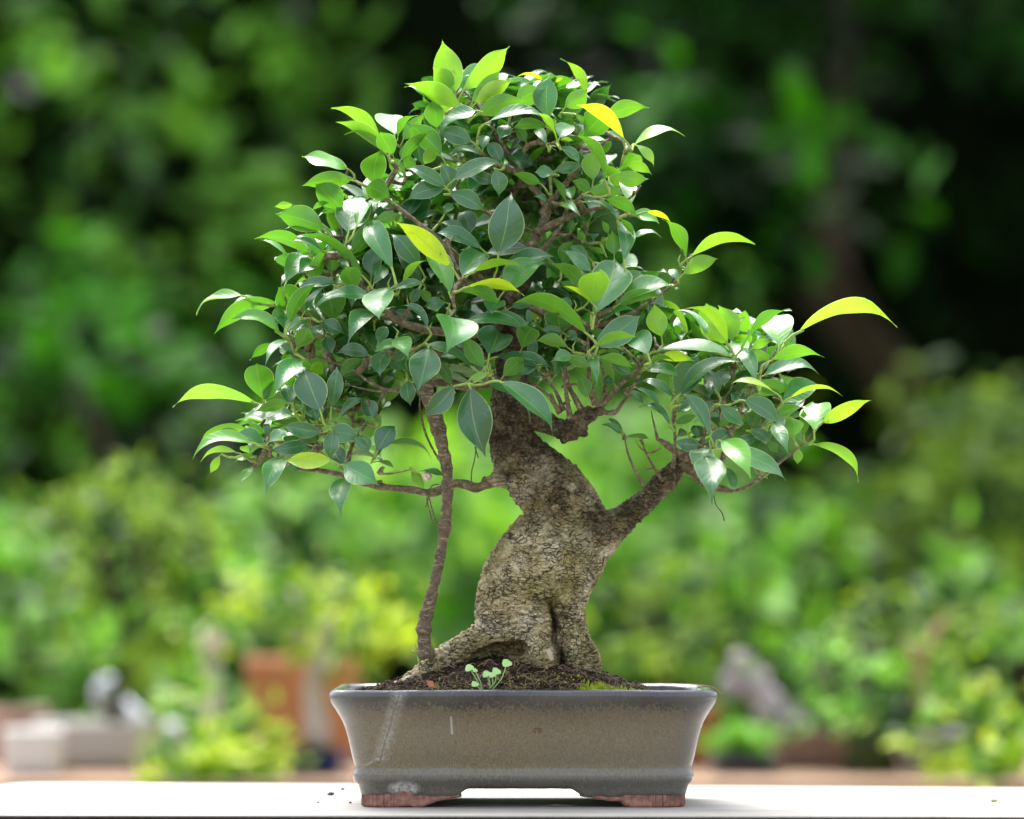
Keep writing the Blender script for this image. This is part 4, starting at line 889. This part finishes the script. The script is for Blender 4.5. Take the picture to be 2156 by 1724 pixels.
nr = np.empty(nv * 3, np.float32); me.vertex_normals.foreach_get("vector", nr); nr = nr.reshape(-1, 3)
tint = np.zeros((nv, 4), np.float32); tint[:, 3] = 1; disp = np.zeros(nv); push = np.zeros(nv)
gx0 = Z1(955, 1200).x
zA, zB = Z1(0, 480).z, Z1(0, 1260).z
pJ = Z1(1190, 790, -.02); pU = Z1(960, 600, -.02)
for i in range(nv):
    p = Vector(co[i]); q = Vector((p.x, p.y, p.z * 2.1))
    w = noise.noise(p * 70) * .0016
    d = noise.noise(p * 45) * .0026 + noise.noise(q * 170) * .0017 + noise.noise(p * 420) * .0007 + abs(noise.noise(q * 95 + Vector((w * 900, 0, 0)))) * -.0016
    # wrinkle rings on the waists
    f1 = math.exp(-((p.z - Z1(0, 780).z) / .010) ** 2) + math.exp(-((p.z - zB) / .012) ** 2) + .5 * math.exp(-((p.z - Z1(0, 1400).z) / .02) ** 2)
    d += .0008 * f1 * math.sin((p.z + .15 * p.x + noise.noise(p * 30) * .010) * 1150) * (.5 + noise.noise(p * 90))
    # burl texture on the shoulder
    f2 = math.exp(-((p - pU).length / .034) ** 2)
    d += f2 * (.0030 * abs(noise.noise(p * 110)) + .0016 * noise.noise(p * 260))
    disp[i] = d
    if nr[i][1] < .3:                       # deep folds in the base: slot beside the right root, hollow under the left root
        zx = ((p.x / (S * (D + p.y) / D)) + 1078) * 1.9; zy = (HZ - (p.z - CAMZ) / (S * (D + p.y) / D)) * 1.9
        zx = (zx - 1500) * 1.326; zy = (zy - 1500) * 1.326
        cxx = 938 + max(0, zy - 1240) * .13 + 6 * math.sin(zy * .03)
        gz = max(0, min(1, (zy - 1180) / 90))
        push[i] += .024 * gz * math.exp(-((zx - cxx) / (13 + .02 * max(0, zy - 1300))) ** 2)
        push[i] += .022 * max(0, 1 - ((zx - 665) / 150) ** 2 - ((zy - 1475 + .20 * (zx - 665)) / 58) ** 2) ** .5 if abs(zx - 665) < 150 and ((zx - 665) / 150) ** 2 + ((zy - 1475 + .20 * (zx - 665)) / 58) ** 2 < 1 else 0
        push[i] += .004 * math.exp(-((zx - 1060 + (zy - 900) * .25) / 40) ** 2 - ((zy - 1060) / 90) ** 2)
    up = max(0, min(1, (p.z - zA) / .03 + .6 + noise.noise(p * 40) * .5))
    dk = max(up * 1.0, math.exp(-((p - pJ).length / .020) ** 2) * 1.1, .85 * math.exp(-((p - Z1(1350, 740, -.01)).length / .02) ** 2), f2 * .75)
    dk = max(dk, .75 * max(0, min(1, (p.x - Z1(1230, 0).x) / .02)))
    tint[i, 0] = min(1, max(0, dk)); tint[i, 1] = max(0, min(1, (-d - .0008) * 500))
co += nr * disp[:, None].astype(np.float32); co[:, 1] += push.astype(np.float32)
me.vertices.foreach_set("co", co.ravel()); me.update()
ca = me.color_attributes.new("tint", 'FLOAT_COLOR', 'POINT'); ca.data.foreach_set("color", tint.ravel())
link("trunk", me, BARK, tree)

def smooth_path(pts, rads, n=6):
    P_ = []; R_ = []; m = len(pts)
    for i in range(m - 1):
        p0, p1, p2, p3 = pts[max(i-1, 0)], pts[i], pts[i+1], pts[min(i+2, m-1)]
        for k in range(n):
            t_ = k / n
            P_.append(.5 * ((2*p1) + (p2-p0)*t_ + (2*p0-5*p1+4*p2-p3)*t_*t_ + (3*p1-p0-3*p2+p3)*t_**3)); R_.append(rads[i] + (rads[i+1]-rads[i])*t_)
    P_.append(pts[-1]); R_.append(rads[-1]); return P_, R_
def limb(name, pts, mat, n=12, wob=.12, parent=tree, col=(0, 0, 0), seg=7):
    pp, rr_ = smooth_path([p for p, r in pts], [r for p, r in pts], seg)
    rr_ = [r * (1 + wob * noise.noise(p * 130)) for p, r in zip(pp, rr_)]
    m_ = MB(); m_.tube(pp, rr_, n, col); return m_, pp, rr_
def z1l(lst): return [(Z1(x, y, Y), r * R1) for x, y, r, Y in lst]
def z4(x, y, Y=0): return P((650 + x / 1.567) / 1.9, (1000 + y / 1.567) / 1.9, Y)
R4 = 1 / 1.567 / 1.9 * S
def z5(x, y, Y=0): return P((2000 + x / 1.3067) / 1.9, (900 + y / 1.3067) / 1.9, Y)
R5 = 1 / 1.3067 / 1.9 * S

# prop root in front of the left branch
m_, rp, _ = limb("prop_root", z1l([(235, -60, 40, -.050), (265, 60, 40, -.052), (300, 170, 37, -.054), (335, 280, 35, -.056), (362, 400, 32, -.058), (382, 500, 31, -.058), (386, 600, 32, -.058), (376, 760, 30, -.054), (356, 900, 29, -.050), (328, 1050, 28, -.046),
                 (292, 1200, 32, -.042), (262, 1320, 38, -.040), (262, 1420, 38, -.038), (275, 1500, 36, -.036)]), ROOTB, 16, .38, seg=12)
m_.build("prop_root", ROOTB, tree)
skel = []            # skeleton nodes (point, radius) that twigs may start from
bscale = 1.0
def branch(pts, name="branch", mat=TWIG, n=10, wob=.25):
    pts = [(p, r * bscale * (1 - .25 * i / (len(pts) - 1))) for i, (p, r) in enumerate(pts)]
    m_, pp, rr_ = limb(name, pts, mat, n, wob, seg=9)
    m_.build(name, mat, tree); skel.extend(list(zip(pp, rr_))[::3]); return pp
branch(z1l([(660, 550, 36, -.022), (600, 572, 31, -.024), (540, 597, 27, -.026), (480, 580, 27, -.028), (420, 576, 25, -.030), (360, 605, 25, -.030), (290, 625, 27, -.030), (200, 610, 23, -.030)])
       + [(z4(1290, 1470, -.032), 24*R4), (z4(1170, 1420, -.034), 22*R4), (z4(1000, 1385, -.036), 18*R4), (z4(850, 1370, -.036), 14*R4), (z4(760, 1330, -.036), 10*R4), (z4(640, 1270, -.036), 6*R4)])
# branch rising from the lower left limb into the lowest foliage
branch([(z4(1150, 1410, -.034), 20*R4), (z4(1170, 1290, -.04), 16*R4), (z4(1210, 1180, -.042), 12*R4), (z4(1310, 1050, -.04), 9*R4), (z4(1350, 960, -.038), 8*R4), (z4(1390, 890, -.035), 8*R4)])
branch([(z4(1320, 1310, -.045), 7*R4), (z4(1390, 1230, -.045), 5*R4), (z4(1420, 1190, -.045), 3*R4)])
branch([(z4(1350, 1400, -.05), 8*R4), (z4(1440, 1400, -.052), 7*R4), (z4(1560, 1375, -.052), 4*R4)])
bscale = .5
# horizontal left limb through the foliage
branch([(Z1(650, 40, -.004), 46*R1), (Z1(480, 60, -.02), 44*R1), (Z1(330, 40, -.03), 44*R1), (z4(1500, 870, -.036), 36*R4), (z4(1420, 880, -.038), 30*R4), (z4(1300, 830, -.036), 26*R4), (z4(1180, 740, -.03), 22*R4), (z4(1000, 680, -.02), 16*R4), (z4(880, 610, -.01), 9*R4)])
branch([(z4(1440, 890, -.036), 22*R4), (z4(1320, 880, -.036), 15*R4), (z4(1200, 855, -.03), 10*R4), (z4(1080, 820, -.02), 7*R4)])
branch([(Z1(690, -200, 0), 44*R1), (P(880, 690, -.02), .009), (P(790, 640, -.03), .007), (P(740, 560, -.03), .005), (P(720, 480, -.02), .003)])
branch([(Z1(700, -380, 0), 44*R1), (P(960, 540, -.02), .009), (P(880, 470, -.03), .006), (P(800, 410, -.02), .004), (P(730, 370, -.01), .002)])
branch([(Z1(735, -540, .01), 50*R1), (P(1150, 450, .012), .0095), (P(1110, 380, .006), .0075), (P(1060, 310, .0), .006), (P(1010, 230, -.005), .004), (P(975, 190, -.01), .0025)])
branch([(P(1140, 450, .012), .008), (P(1180, 400, .0), .0065), (P(1230, 340, -.005), .005), (P(1290, 290, -.01), .0035), (P(1320, 310, -.01), .0022)])
branch([(P(1130, 490, .004), .009), (P(1190, 460, -.005), .007), (P(1250, 440, -.02), .005), (P(1320, 420, -.01), .0035), (P(1350, 390, -.01), .002)])
branch([(P(1110, 560, .004), .010), (P(1155, 510, .0), .007), (P(1190, 450, .004), .005), (P(1200, 400, .0), .003)])
branch([(P(1090, 620, .004), .010), (P(1000, 610, -.03), .007), (P(960, 560, -.05), .005), (P(940, 500, -.05), .003)])
branch([(P(1100, 520, .0), .009), (P(1060, 470, -.025), .006), (P(1000, 430, -.035), .004), (P(960, 390, -.03), .003)])
branch([(P(1100, 540, .02), .008), (P(1080, 430, .04), .006), (P(1120, 330, .05), .004)])
# upper right shoot
branch([(P(1110, 640, .0), .009), (P(1220, 690, .0), .007), (P(1330, 660, .0), .0045), (P(1345, 650, .0), .0038), (P(1390, 620, .0), .0032), (P(1425, 590, .0), .0028), (P(1443, 560, .0), .0022), (P(1450, 545, .0), .0016)])
bscale = .72
# knob fan
K = [(1180, 190), (1170, 150)]
for a in ([(1180, 185, 34, -.028), (1150, 90, 26, -.034), (1135, 0, 18, -.040), (1130, -160, 13, -.045), (1130, -260, 8, -.05)],
          [(1110, 210, 34, -.028), (1060, 120, 22, -.030), (1020, 40, 18, -.032), (1010, -60, 10, -.036)],
          [(1040, 250, 30, -.03), (1020, 140, 18, -.036), (1010, 60, 13, -.040), (990, -40, 8, -.042)],
          [(1180, 185, 30, -.028), (1240, 120, 22, -.028), (1300, 50, 19, -.028), (1380, -20, 16, -.03), (1460, -110, 11, -.032), (1500, -170, 7, -.034)],
          [(1190, 190, 26, -.028), (1270, 200, 18, -.030), (1310, 150, 15, -.032), (1345, 110, 13, -.034)],
          [(1200, 170, 24, -.026), (1220, 70, 18, -.022), (1210, -20, 14, -.018), (1180, -120, 9, -.01)],
          [(980, 200, 24, -.028), (930, 120, 14, -.034), (860, 60, 9, -.038)],
          [(1000, 190, 22, -.026), (960, 90, 13, -.026), (900, 10, 9, -.03)]):
    branch(z1l(a), "branch")
bscale = .9
# right branch end and its twigs
branch(z1l([(1620, 470, 46, -.010), (1670, 430, 38, -.014), (1740, 400, 34, -.018), (1830, 350, 28, -.022), (1900, 280, 20, -.026)]))
branch(z1l([(1640, 480, 34, -.012), (1700, 520, 28, -.016), (1770, 585, 26, -.016), (1850, 605, 22, -.018)]) + [(z5(1220, 1390, -.02), 13*R5), (z5(1300, 1365, -.02), 11*R5), (z5(1390, 1305, -.02), 10*R5), (z5(1470, 1235, -.02), 9*R5), (z5(1560, 1165, -.02), 8*R5), (z5(1640, 1080, -.02), 6*R5), (z5(1690, 1020, -.02), 4*R5)])
branch([(Z1(1640, 430, -.012), 40*R1), (z5(930, 1190, -.016), 26*R5), (z5(860, 1140, -.018), 22*R5), (z5(830, 1120, -.018), 12*R5)])
branch([(z5(1000, 1230, -.02), 24*R5), (z5(1050, 1150, -.02), 16*R5), (z5(1080, 1050, -.02), 12*R5), (z5(1130, 950, -.018), 9*R5), (z5(1210, 850, -.01), 7*R5), (z5(1225, 740, -.01), 5*R5)])
branch([(z5(1150, 1260, -.02), 20*R5), (z5(1210, 1090, -.024), 14*R5), (z5(1280, 920, -.028), 10*R5), (z5(1400, 720, -.02), 8*R5), (z5(1450, 640, -.01), 6*R5)])
branch([(z5(1200, 1180, -.02), 14*R5), (z5(1330, 1080, -.024), 10*R5), (z5(1420, 1000, -.022), 8*R5), (z5(1480, 930, -.02), 5*R5)])
branch([(z5(755, 1370, -.02), 12*R5), (z5(700, 1270, -.022), 9*R5), (z5(665, 1180, -.022), 8*R5), (z5(650, 1090, -.02), 5*R5)])
branch([(z5(850, 1340, -.022), 10*R5), (z5(790, 1240, -.026), 8*R5), (z5(755, 1170, -.026), 6*R5), (z5(742, 1110, -.026), 4*R5)])
branch([(z5(840, 1165, -.02), 8*R5), (z5(780, 1190, -.022), 5*R5), (z5(730, 1160, -.022), 4*R5), (z5(708, 1120, -.022), 3*R5)])
branch([(z5(825, 1125, -.015), 10*R5), (z5(805, 1040, -.012), 7*R5), (z5(790, 970, -.01), 4*R5)])
branch([(z5(905, 1270, -.03), 13*R5), (z5(915, 1120, -.035), 9*R5), (z5(905, 980, -.032), 7*R5), (z5(930, 900, -.03), 6*R5)])

# hanging aerial rootlets
ra = MB()
for pts in ([Z1(515, 600, -.04), Z1(512, 520, -.04), Z1(530, 440, -.04), Z1(540, 350, -.04)], [Z1(530, 380, -.04), Z1(548, 440, -.04)],
            [Z1(290, 600, -.04), Z1(275, 660, -.045), Z1(290, 720, -.045), Z1(305, 785, -.045)], [Z1(285, 640, -.045), Z1(300, 700, -.045), Z1(326, 785, -.045)],
            [Z1(340, 580, -.045), Z1(300, 590, -.045), Z1(285, 650, -.046), Z1(268, 700, -.046)],
            [Z1(1798, 640, -.03), Z1(1810, 690, -.03), Z1(1840, 730, -.03), Z1(1853, 775, -.03)], [Z1(1625, 540, -.02), Z1(1690, 555, -.02), Z1(1740, 590, -.02)]):
    pp, rr_ = smooth_path(pts, [.0006] * len(pts)); ra.tube(pp, rr_, 5)
pp, rr_ = smooth_path(z1p := [Z1(250, 60, -.03), Z1(238, 170, -.034), Z1(262, 290, -.036), Z1(300, 380, -.04), Z1(340, 450, -.05)], [.0011] * 5); ra.tube(pp, rr_, 6)
ra.build("aerial_rootlets", ROOTB, tree)

# foliage pads
PADS = [("apex", 1080, 330), ("left", 760, 560), ("lowleft", 720, 870), ("centre", 990, 640), ("rightmid", 1290, 680), ("right", 1560, 820)]
def dpx(p):
    k = S * (D + p[1]) / D; return p[0] / k + 1078, HZ - (p[2] - CAMZ) / k
def pad_of(p):
    x_, y_ = dpx(p); return min(range(len(PADS)), key=lambda i: (PADS[i][1]-x_)**2 + ((PADS[i][2]-y_)*1.25)**2)
pads = [Leaves() for _ in PADS]; petiole = [MB() for _ in PADS]
terminals = []
def addleaf(b_, t_, w_, n, age, curve=None, fold=None, k=None, node=None):
    i = pad_of(b_); r3 = rnd.random
    cv = curve if curve is not None else .05 + .06 * r3()
    pads[i].add(b_, t_, w_, n, cv, fold if fold is not None else .05 + .28 * r3(), age, r3(), .02 + .06 * r3() ** 2, r3() * 6, .03 + .16 * r3() ** 1.5, (r3() - .5) * .9)
    ch = Vector(t_ - b_).normalized(); L = (Vector(t_ - b_)).length; bb = Vector(b_)
    if node is None:
        node = bb - ch * L * .17 + Vector((0, .004, -.10 * L)); terminals.append((node, i))
    mid = bb.lerp(node, .5) + Vector(n) * L * .015
    petiole[i].tube([bb + ch * L * .03, mid, node], [L * .012 + .0003, L * .012 + .0003, L * .016 + .0004], 6, (1, 0, 0), cap=False)
for (b_, t_, w_, n, age, side) in hand:
    narrow = w_ / np.linalg.norm(t_ - b_) < .42
    addleaf(b_, b_ + (t_ - b_) * 1.04, w_ * (1.12 if age < .85 else .9), n, age, (.09 + .05 * rnd.random()) if narrow else (.04 + .05 * rnd.random()), None)

# leaves inside and behind the visible layer, in little rosettes
FILL = [(1060, 290, 165, 105, .01, .055, 46), (1130, 380, 150, 70, .02, .05, 26), (830, 470, 130, 80, .01, .05, 26), (760, 590, 150, 80, .01, .06, 42), (700, 700, 110, 60, .01, .05, 22), (940, 600, 130, 100, .0, .05, 34),
        (1010, 740, 130, 60, .0, .05, 26), (860, 740, 150, 60, .01, .05, 26), (700, 850, 110, 60, .0, .045, 22), (650, 940, 130, 40, -.01, .035, 16), (1270, 680, 130, 90, .0, .05, 36), (1220, 590, 80, 60, .02, .04, 12),
        (1420, 730, 90, 50, .01, .04, 14), (1540, 760, 110, 80, .01, .045, 30), (1560, 880, 110, 55, -.0, .04, 22), (1280, 420, 50, 70, .02, .03, 8), (1240, 750, 130, 45, .005, .03, 20), (1100, 770, 90, 40, .0, .03, 14), (1200, 480, 80, 60, .03, .02, 14), (1120, 440, 90, 60, .03, .02, 14), (1180, 250, 100, 60, .02, .04, 16)]
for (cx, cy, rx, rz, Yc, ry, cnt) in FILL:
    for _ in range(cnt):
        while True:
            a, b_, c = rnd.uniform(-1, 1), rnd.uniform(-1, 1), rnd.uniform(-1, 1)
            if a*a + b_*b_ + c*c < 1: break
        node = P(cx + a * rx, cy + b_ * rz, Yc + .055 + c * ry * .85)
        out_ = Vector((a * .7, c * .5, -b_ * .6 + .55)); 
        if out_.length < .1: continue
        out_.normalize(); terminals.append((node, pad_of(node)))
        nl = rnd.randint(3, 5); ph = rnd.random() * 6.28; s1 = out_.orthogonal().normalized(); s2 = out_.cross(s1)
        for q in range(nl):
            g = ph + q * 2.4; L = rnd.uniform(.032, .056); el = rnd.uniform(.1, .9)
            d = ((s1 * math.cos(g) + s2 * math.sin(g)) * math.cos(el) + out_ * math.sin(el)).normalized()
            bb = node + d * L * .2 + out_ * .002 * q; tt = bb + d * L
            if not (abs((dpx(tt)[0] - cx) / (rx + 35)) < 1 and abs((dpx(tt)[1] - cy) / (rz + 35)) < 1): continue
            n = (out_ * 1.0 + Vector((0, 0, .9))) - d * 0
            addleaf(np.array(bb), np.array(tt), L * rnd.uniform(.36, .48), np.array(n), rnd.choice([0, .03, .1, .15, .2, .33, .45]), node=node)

# twigs: every rosette joins the nearest wood
allnodes = [(p, -1, r) for p, r in skel]
sk = np.array([tuple(p) for p, r in skel])
terminals.sort(key=lambda q: np.min(((sk - np.array(q[0])) ** 2).sum(1)))
NP = [np.array(p) for p, _, _ in allnodes]; parent = [-1] * len(NP); pad_i = [None] * len(NP); term = [False] * len(NP)
arr = np.array(NP)
for p, i in terminals:
    d2 = ((arr - np.array(p)) ** 2).sum(1); pen = np.where(arr[:, 2] > p.z + .004, 1.8, 1.0)
    j = int(np.argmin(d2 * pen)); dist = math.sqrt(d2[j])
    if dist < .0015: continue
    a = Vector(arr[j]); new = []
    nseg = max(1, int(dist / .008)); sag = Vector((rnd.uniform(-1, 1), rnd.uniform(-1, 1), -1.0)) * dist * .10
    last = j
    for s_ in range(1, nseg + 1):
        f = s_ / nseg; q = a.lerp(Vector(p), f) + sag * math.sin(math.pi * f)
        arr = np.vstack([arr, np.array(q)[None]]); parent.append(last); pad_i.append(i); term.append(s_ == nseg); last = len(parent) - 1
load = [0] * len(parent)
for i in range(len(parent) - 1, -1, -1):
    if term[i]: load[i] += 1
    if parent[i] >= 0: load[parent[i]] += load[i]
twig = [MB() for _ in PADS]
for i in range(len(parent)):
    if parent[i] >= 0:
        r_ = .00085 * math.sqrt(load[i]) + .00025; g = 1.0 if load[i] <= 1 else (.5 if load[i] <= 2 else 0.)
        a, b_ = Vector(arr[parent[i]]), Vector(arr[i]); rp_ = .00085 * math.sqrt(max(load[parent[i]], 1)) + .00025 if parent[parent[i]] >= 0 else r_ * 1.25
        twig[pad_i[i]].tube([a, b_ + (b_ - a) * .08], [min(rp_, .0045), min(r_, .0045)], 6, (g, 0, 0.01))
# pointed buds at shoot tips and pruned stubs
for k_ in range(260):
    i = rnd.randrange(len(terminals)); p, pi_ = terminals[i]
    if rnd.random() < .35: petiole[pi_].tube([p, p + Vector((rnd.gauss(0, .002), rnd.gauss(0, .002), .006)), p + Vector((rnd.gauss(0, .003), rnd.gauss(0, .003), .012))], [.0012, .0009, .0001], 6, (1, 0, 0))
for i_, (a, b_) in enumerate(PADS and [(None, None)] * 70):
    p, r_ = skel[rnd.randrange(len(skel))]
    if r_ > .008: continue
    d = Vector((rnd.gauss(0, 1), rnd.gauss(-.5, 1), rnd.gauss(.9, .6))).normalized(); L = rnd.uniform(.006, .018)
    twig[pad_of(p)].tube([p, p + d * L * .5 + Vector((0, 0, .001)), p + d * L], [.0016, .0012, .0014], 6, (0, 0, 0.01))
for i in range(len(PADS)):
    pads[i].build("foliage_pad", tree)
    tw = twig[i]; off = len(tw.v); tw.v += petiole[i].v; tw.f += [tuple(a + off for a in f) for f in petiole[i].f]; tw.c += petiole[i].c
    tw.build("twigs", TWIG, tree)

# ------------------------------------------------------------------ small things
def Pz(dx, Y): return (dx - 1078) * S * (D + Y) / D
# seedlings on the mound
SEED = simple("pale_green_seedling", (0.34, 0.56, 0.20), .5, 60, .12)
def seedling(lab, base, stems):
    stems = [(q_, r_ * .82, a_) for q_, r_, a_ in stems]
    r = empty("seedling", base, lab, "seedling", "seedlings sprouting from the soil")
    for (q, rad, tilt) in stems:
        q = Vector(q); b0 = Vector(base)
        m_ = MB(); pp, rr_ = smooth_path([b0, b0.lerp(q, .5) + Vector((.002, -.001, -.002)), q], [.0006, .0005, .0005]); m_.tube(pp, rr_, 6); m_.build("stem", SEED, r)
        m_ = MB(); n = 22; V_ = []; up = Vector((tilt, -.75, .65)).normalized(); s1 = up.orthogonal().normalized(); s2 = up.cross(s1)
        for ring, (fr_, hz) in enumerate(((.45, .0006), (1.0, 0))):
            for k in range(n):
                g = 2*math.pi*k/n; lobed = 1 + (.11 * math.cos(3*g) + .04 * math.cos(7*g) if ring else 0)
                V_.append(q + (s1*math.cos(g) + s2*math.sin(g)) * rad * fr_ * lobed + up * hz)
        V_.append(q + up * .0002); F_ = [(k, (k+1) % n, n*2) for k in range(n)] + [(n+k, n+(k+1) % n, (k+1) % n, k) for k in range(n)]
        m_.add(V_, F_); m_.build("leaf", SEED, r)
def ground_pt(dx, Y):
    x_ = Pz(dx, Y); return (x_, Y, TZ + soil_h(x_ - PX, Y - PY))
Ys = -.100
seedling("taller pale seedling with one round leaf on a curved stem", ground_pt(1036, Ys), [(P(1067, 1396, Ys), .0058, .1)])
seedling("pale seedling with lobed leaves in the middle of the three", ground_pt(1030, Ys - .002), [(P(1024, 1419, Ys - .004), .0048, -.2), (P(1045, 1413, Ys - .002), .0052, .2), (P(1036, 1421, Ys - .006), .0040, 0)])
seedling("leftmost pale seedling leaning left over the soil", ground_pt(1015, Ys), [(P(988, 1406, Ys), .0052, -.2), (P(1000, 1411, Ys - .003), .0030, .2), (P(1000, 1440, Ys - .006), .0042, .1)])
# green sprout at the foot of the prop root
r = empty("weed_sprout", Z1(235, 1520, -.03), "small pale green sprout at the foot of the thin prop root", "weed")
lv = MB()
for k_, (dx_, dz_) in enumerate(((-.004, .009), (.0, .013), (.003, .008), (-.006, .004), (-.002, .006))):
    b0 = Z1(228, 1480, -.03); lv.tube([b0, b0 + Vector((dx_ * .5, -.001, dz_ * .5)), b0 + Vector((dx_, -.002, dz_))], [.0007, .0014, .0002], 6)
lv.tube([Z1(235, 1540, -.03), Z1(228, 1480, -.03)], [.0008, .0008], 6); lv.build("leaves", simple("yellow_green_sprout", (.45, .55, .15), .5, 60, .1), r)
# dry orange leaf, wood chip label, twig on the rim
m_ = MB(); a, b_ = P(897, 1432, -.108), P(917, 1447, -.111); c = Vector((.0018, 0, .0026)); md_ = a.lerp(b_, .5)
m_.add([a, md_ + c, b_, md_ - c * 1.1 + Vector((0, -.002, 0)), md_ + Vector((0, -.0015, 0))], [(0, 4, 1), (1, 4, 2), (2, 4, 3), (3, 4, 0)])
tag(m_.build("dry_leaf", simple("dry_orange_leaf", (.30, .12, .045), .6, 80, .2)), "small curled orange brown dry leaf on the soil near the rim", "dry leaf")
m_ = MB(); a = Z1(918, 1452, -.080); b_ = Z1(938, 1512, -.080); w_ = Vector((.0022, 0, .0004)); dd = Vector((0, .0006, 0))
m_.add([a - w_, a + w_, b_ + w_ * .9, b_ - w_ * .9, a - w_ + dd, a + w_ + dd, b_ + w_ * .9 + dd, b_ - w_ * .9 + dd], [(0, 3, 2, 1), (4, 5, 6, 7), (0, 1, 5, 4), (1, 2, 6, 5), (2, 3, 7, 6), (3, 0, 4, 7)])
tag(m_.build("wooden_chip", simple("pale_wood_chip", (.42, .36, .27), .7, 80, .2), None, False), "pale flat wooden chip stuck upright in the soil against the trunk", "wood chip")
m_ = MB(); pp, rr_ = smooth_path([P(1470, 1447, -.112), P(1490, 1444, -.118), P(1507, 1450, -.120), P(1520, 1462, -.121)], [.0007, .0007, .0006, .0003]); m_.tube(pp, rr_, 6)
tag(m_.build("twig", STRAW), "short thin dry twig lying over the right corner of the rim", "twig")
# snail under the leaf by the prop root
m, t, b, out = newmat("snail_shell"); v = coords(t); t.links.new(ramp(t, noise_(t, v, 400, 2), [(0.4, (.45, .33, .22)), (.6, (.75, .66, .55))]), b.inputs['Base Color']); b.inputs['Roughness'].default_value = .3
r = empty("snail", z4(1655, 1418, -.050), "tiny cream banded snail shell on the leaf beside the prop root", "snail")
m_ = MB(); c0 = z4(1655, 1420, -.052); prev = []
for k in range(60):
    f = k / 59; g = f * 2 * math.pi * 2.6; rad = .0035 * (1 - f) ** 1.0; m_.ball(c0 + Vector((math.cos(g) * rad * .75, -.0024 * f, math.sin(g) * rad * .75)), .0005 + .0023 * (1 - f), 1, 1, 1, 8, 6)
m_.build("shell", m, r)
# crumbs on the table
CR = simple("dark_soil_crumb", (0.03, 0.025, 0.018), .9, 100, .4)
for i, (dx, dy, s_, lab) in enumerate(((697, 1675, .0032, "largest dark soil crumb on the table left of the pot"), (722, 1664, .0026, "greenish dark crumb on the table nearest behind the left foot"),
                                       (669, 1690, .0011, "tiny dark crumb on the table left of the larger crumbs"), (738, 1691, .0012, "tiny dark crumb on the table closest to the left foot"), (860, 1697, .0012, None))):
    if lab is None: continue
    dist = (CAMZ - TZ) / ((dy - HZ) * S) * D; Y = dist - D
    m_ = MB(); p = (Pz(dx, Y), Y, TZ + s_ * .55); m_.ball(p, s_, 1.2, 1, .7, 8, 6, jit=.5, seed=i)
    tag(m_.build("soil_crumb", CR, None, False), lab, "crumb", "soil crumbs on the table")
m_ = MB(); dist = (CAMZ - TZ) / ((1688 - HZ) * S) * D; Y = dist - D; m_.ball((Pz(2093, Y), Y, TZ + .0016), .0028, 1.3, 1, .6, 8, 6, jit=.5)
tag(m_.build("plant_crumb", simple("yellow_green_crumb", (.45, .48, .12), .7, 100, .3), None, False), "small yellowish plant crumb on the table at the far right", "crumb")
m_ = MB(); dist = (CAMZ - TZ) / ((1698 - HZ) * S) * D; Y = dist - D
for k in range(6):
    x_ = Pz(1150 + k * 7, Y); m_.tube([(x_, Y, TZ + .0006), (x_ + .004, Y + .004 * (-1) ** k, TZ + .0016), (x_ + .009, Y - .003, TZ + .0007)], [.0004, .0005, .0003], 5)
tag(m_.build("root_fibre", STRAW), "tangle of thin dry root fibre on the table below the pot", "fibre")
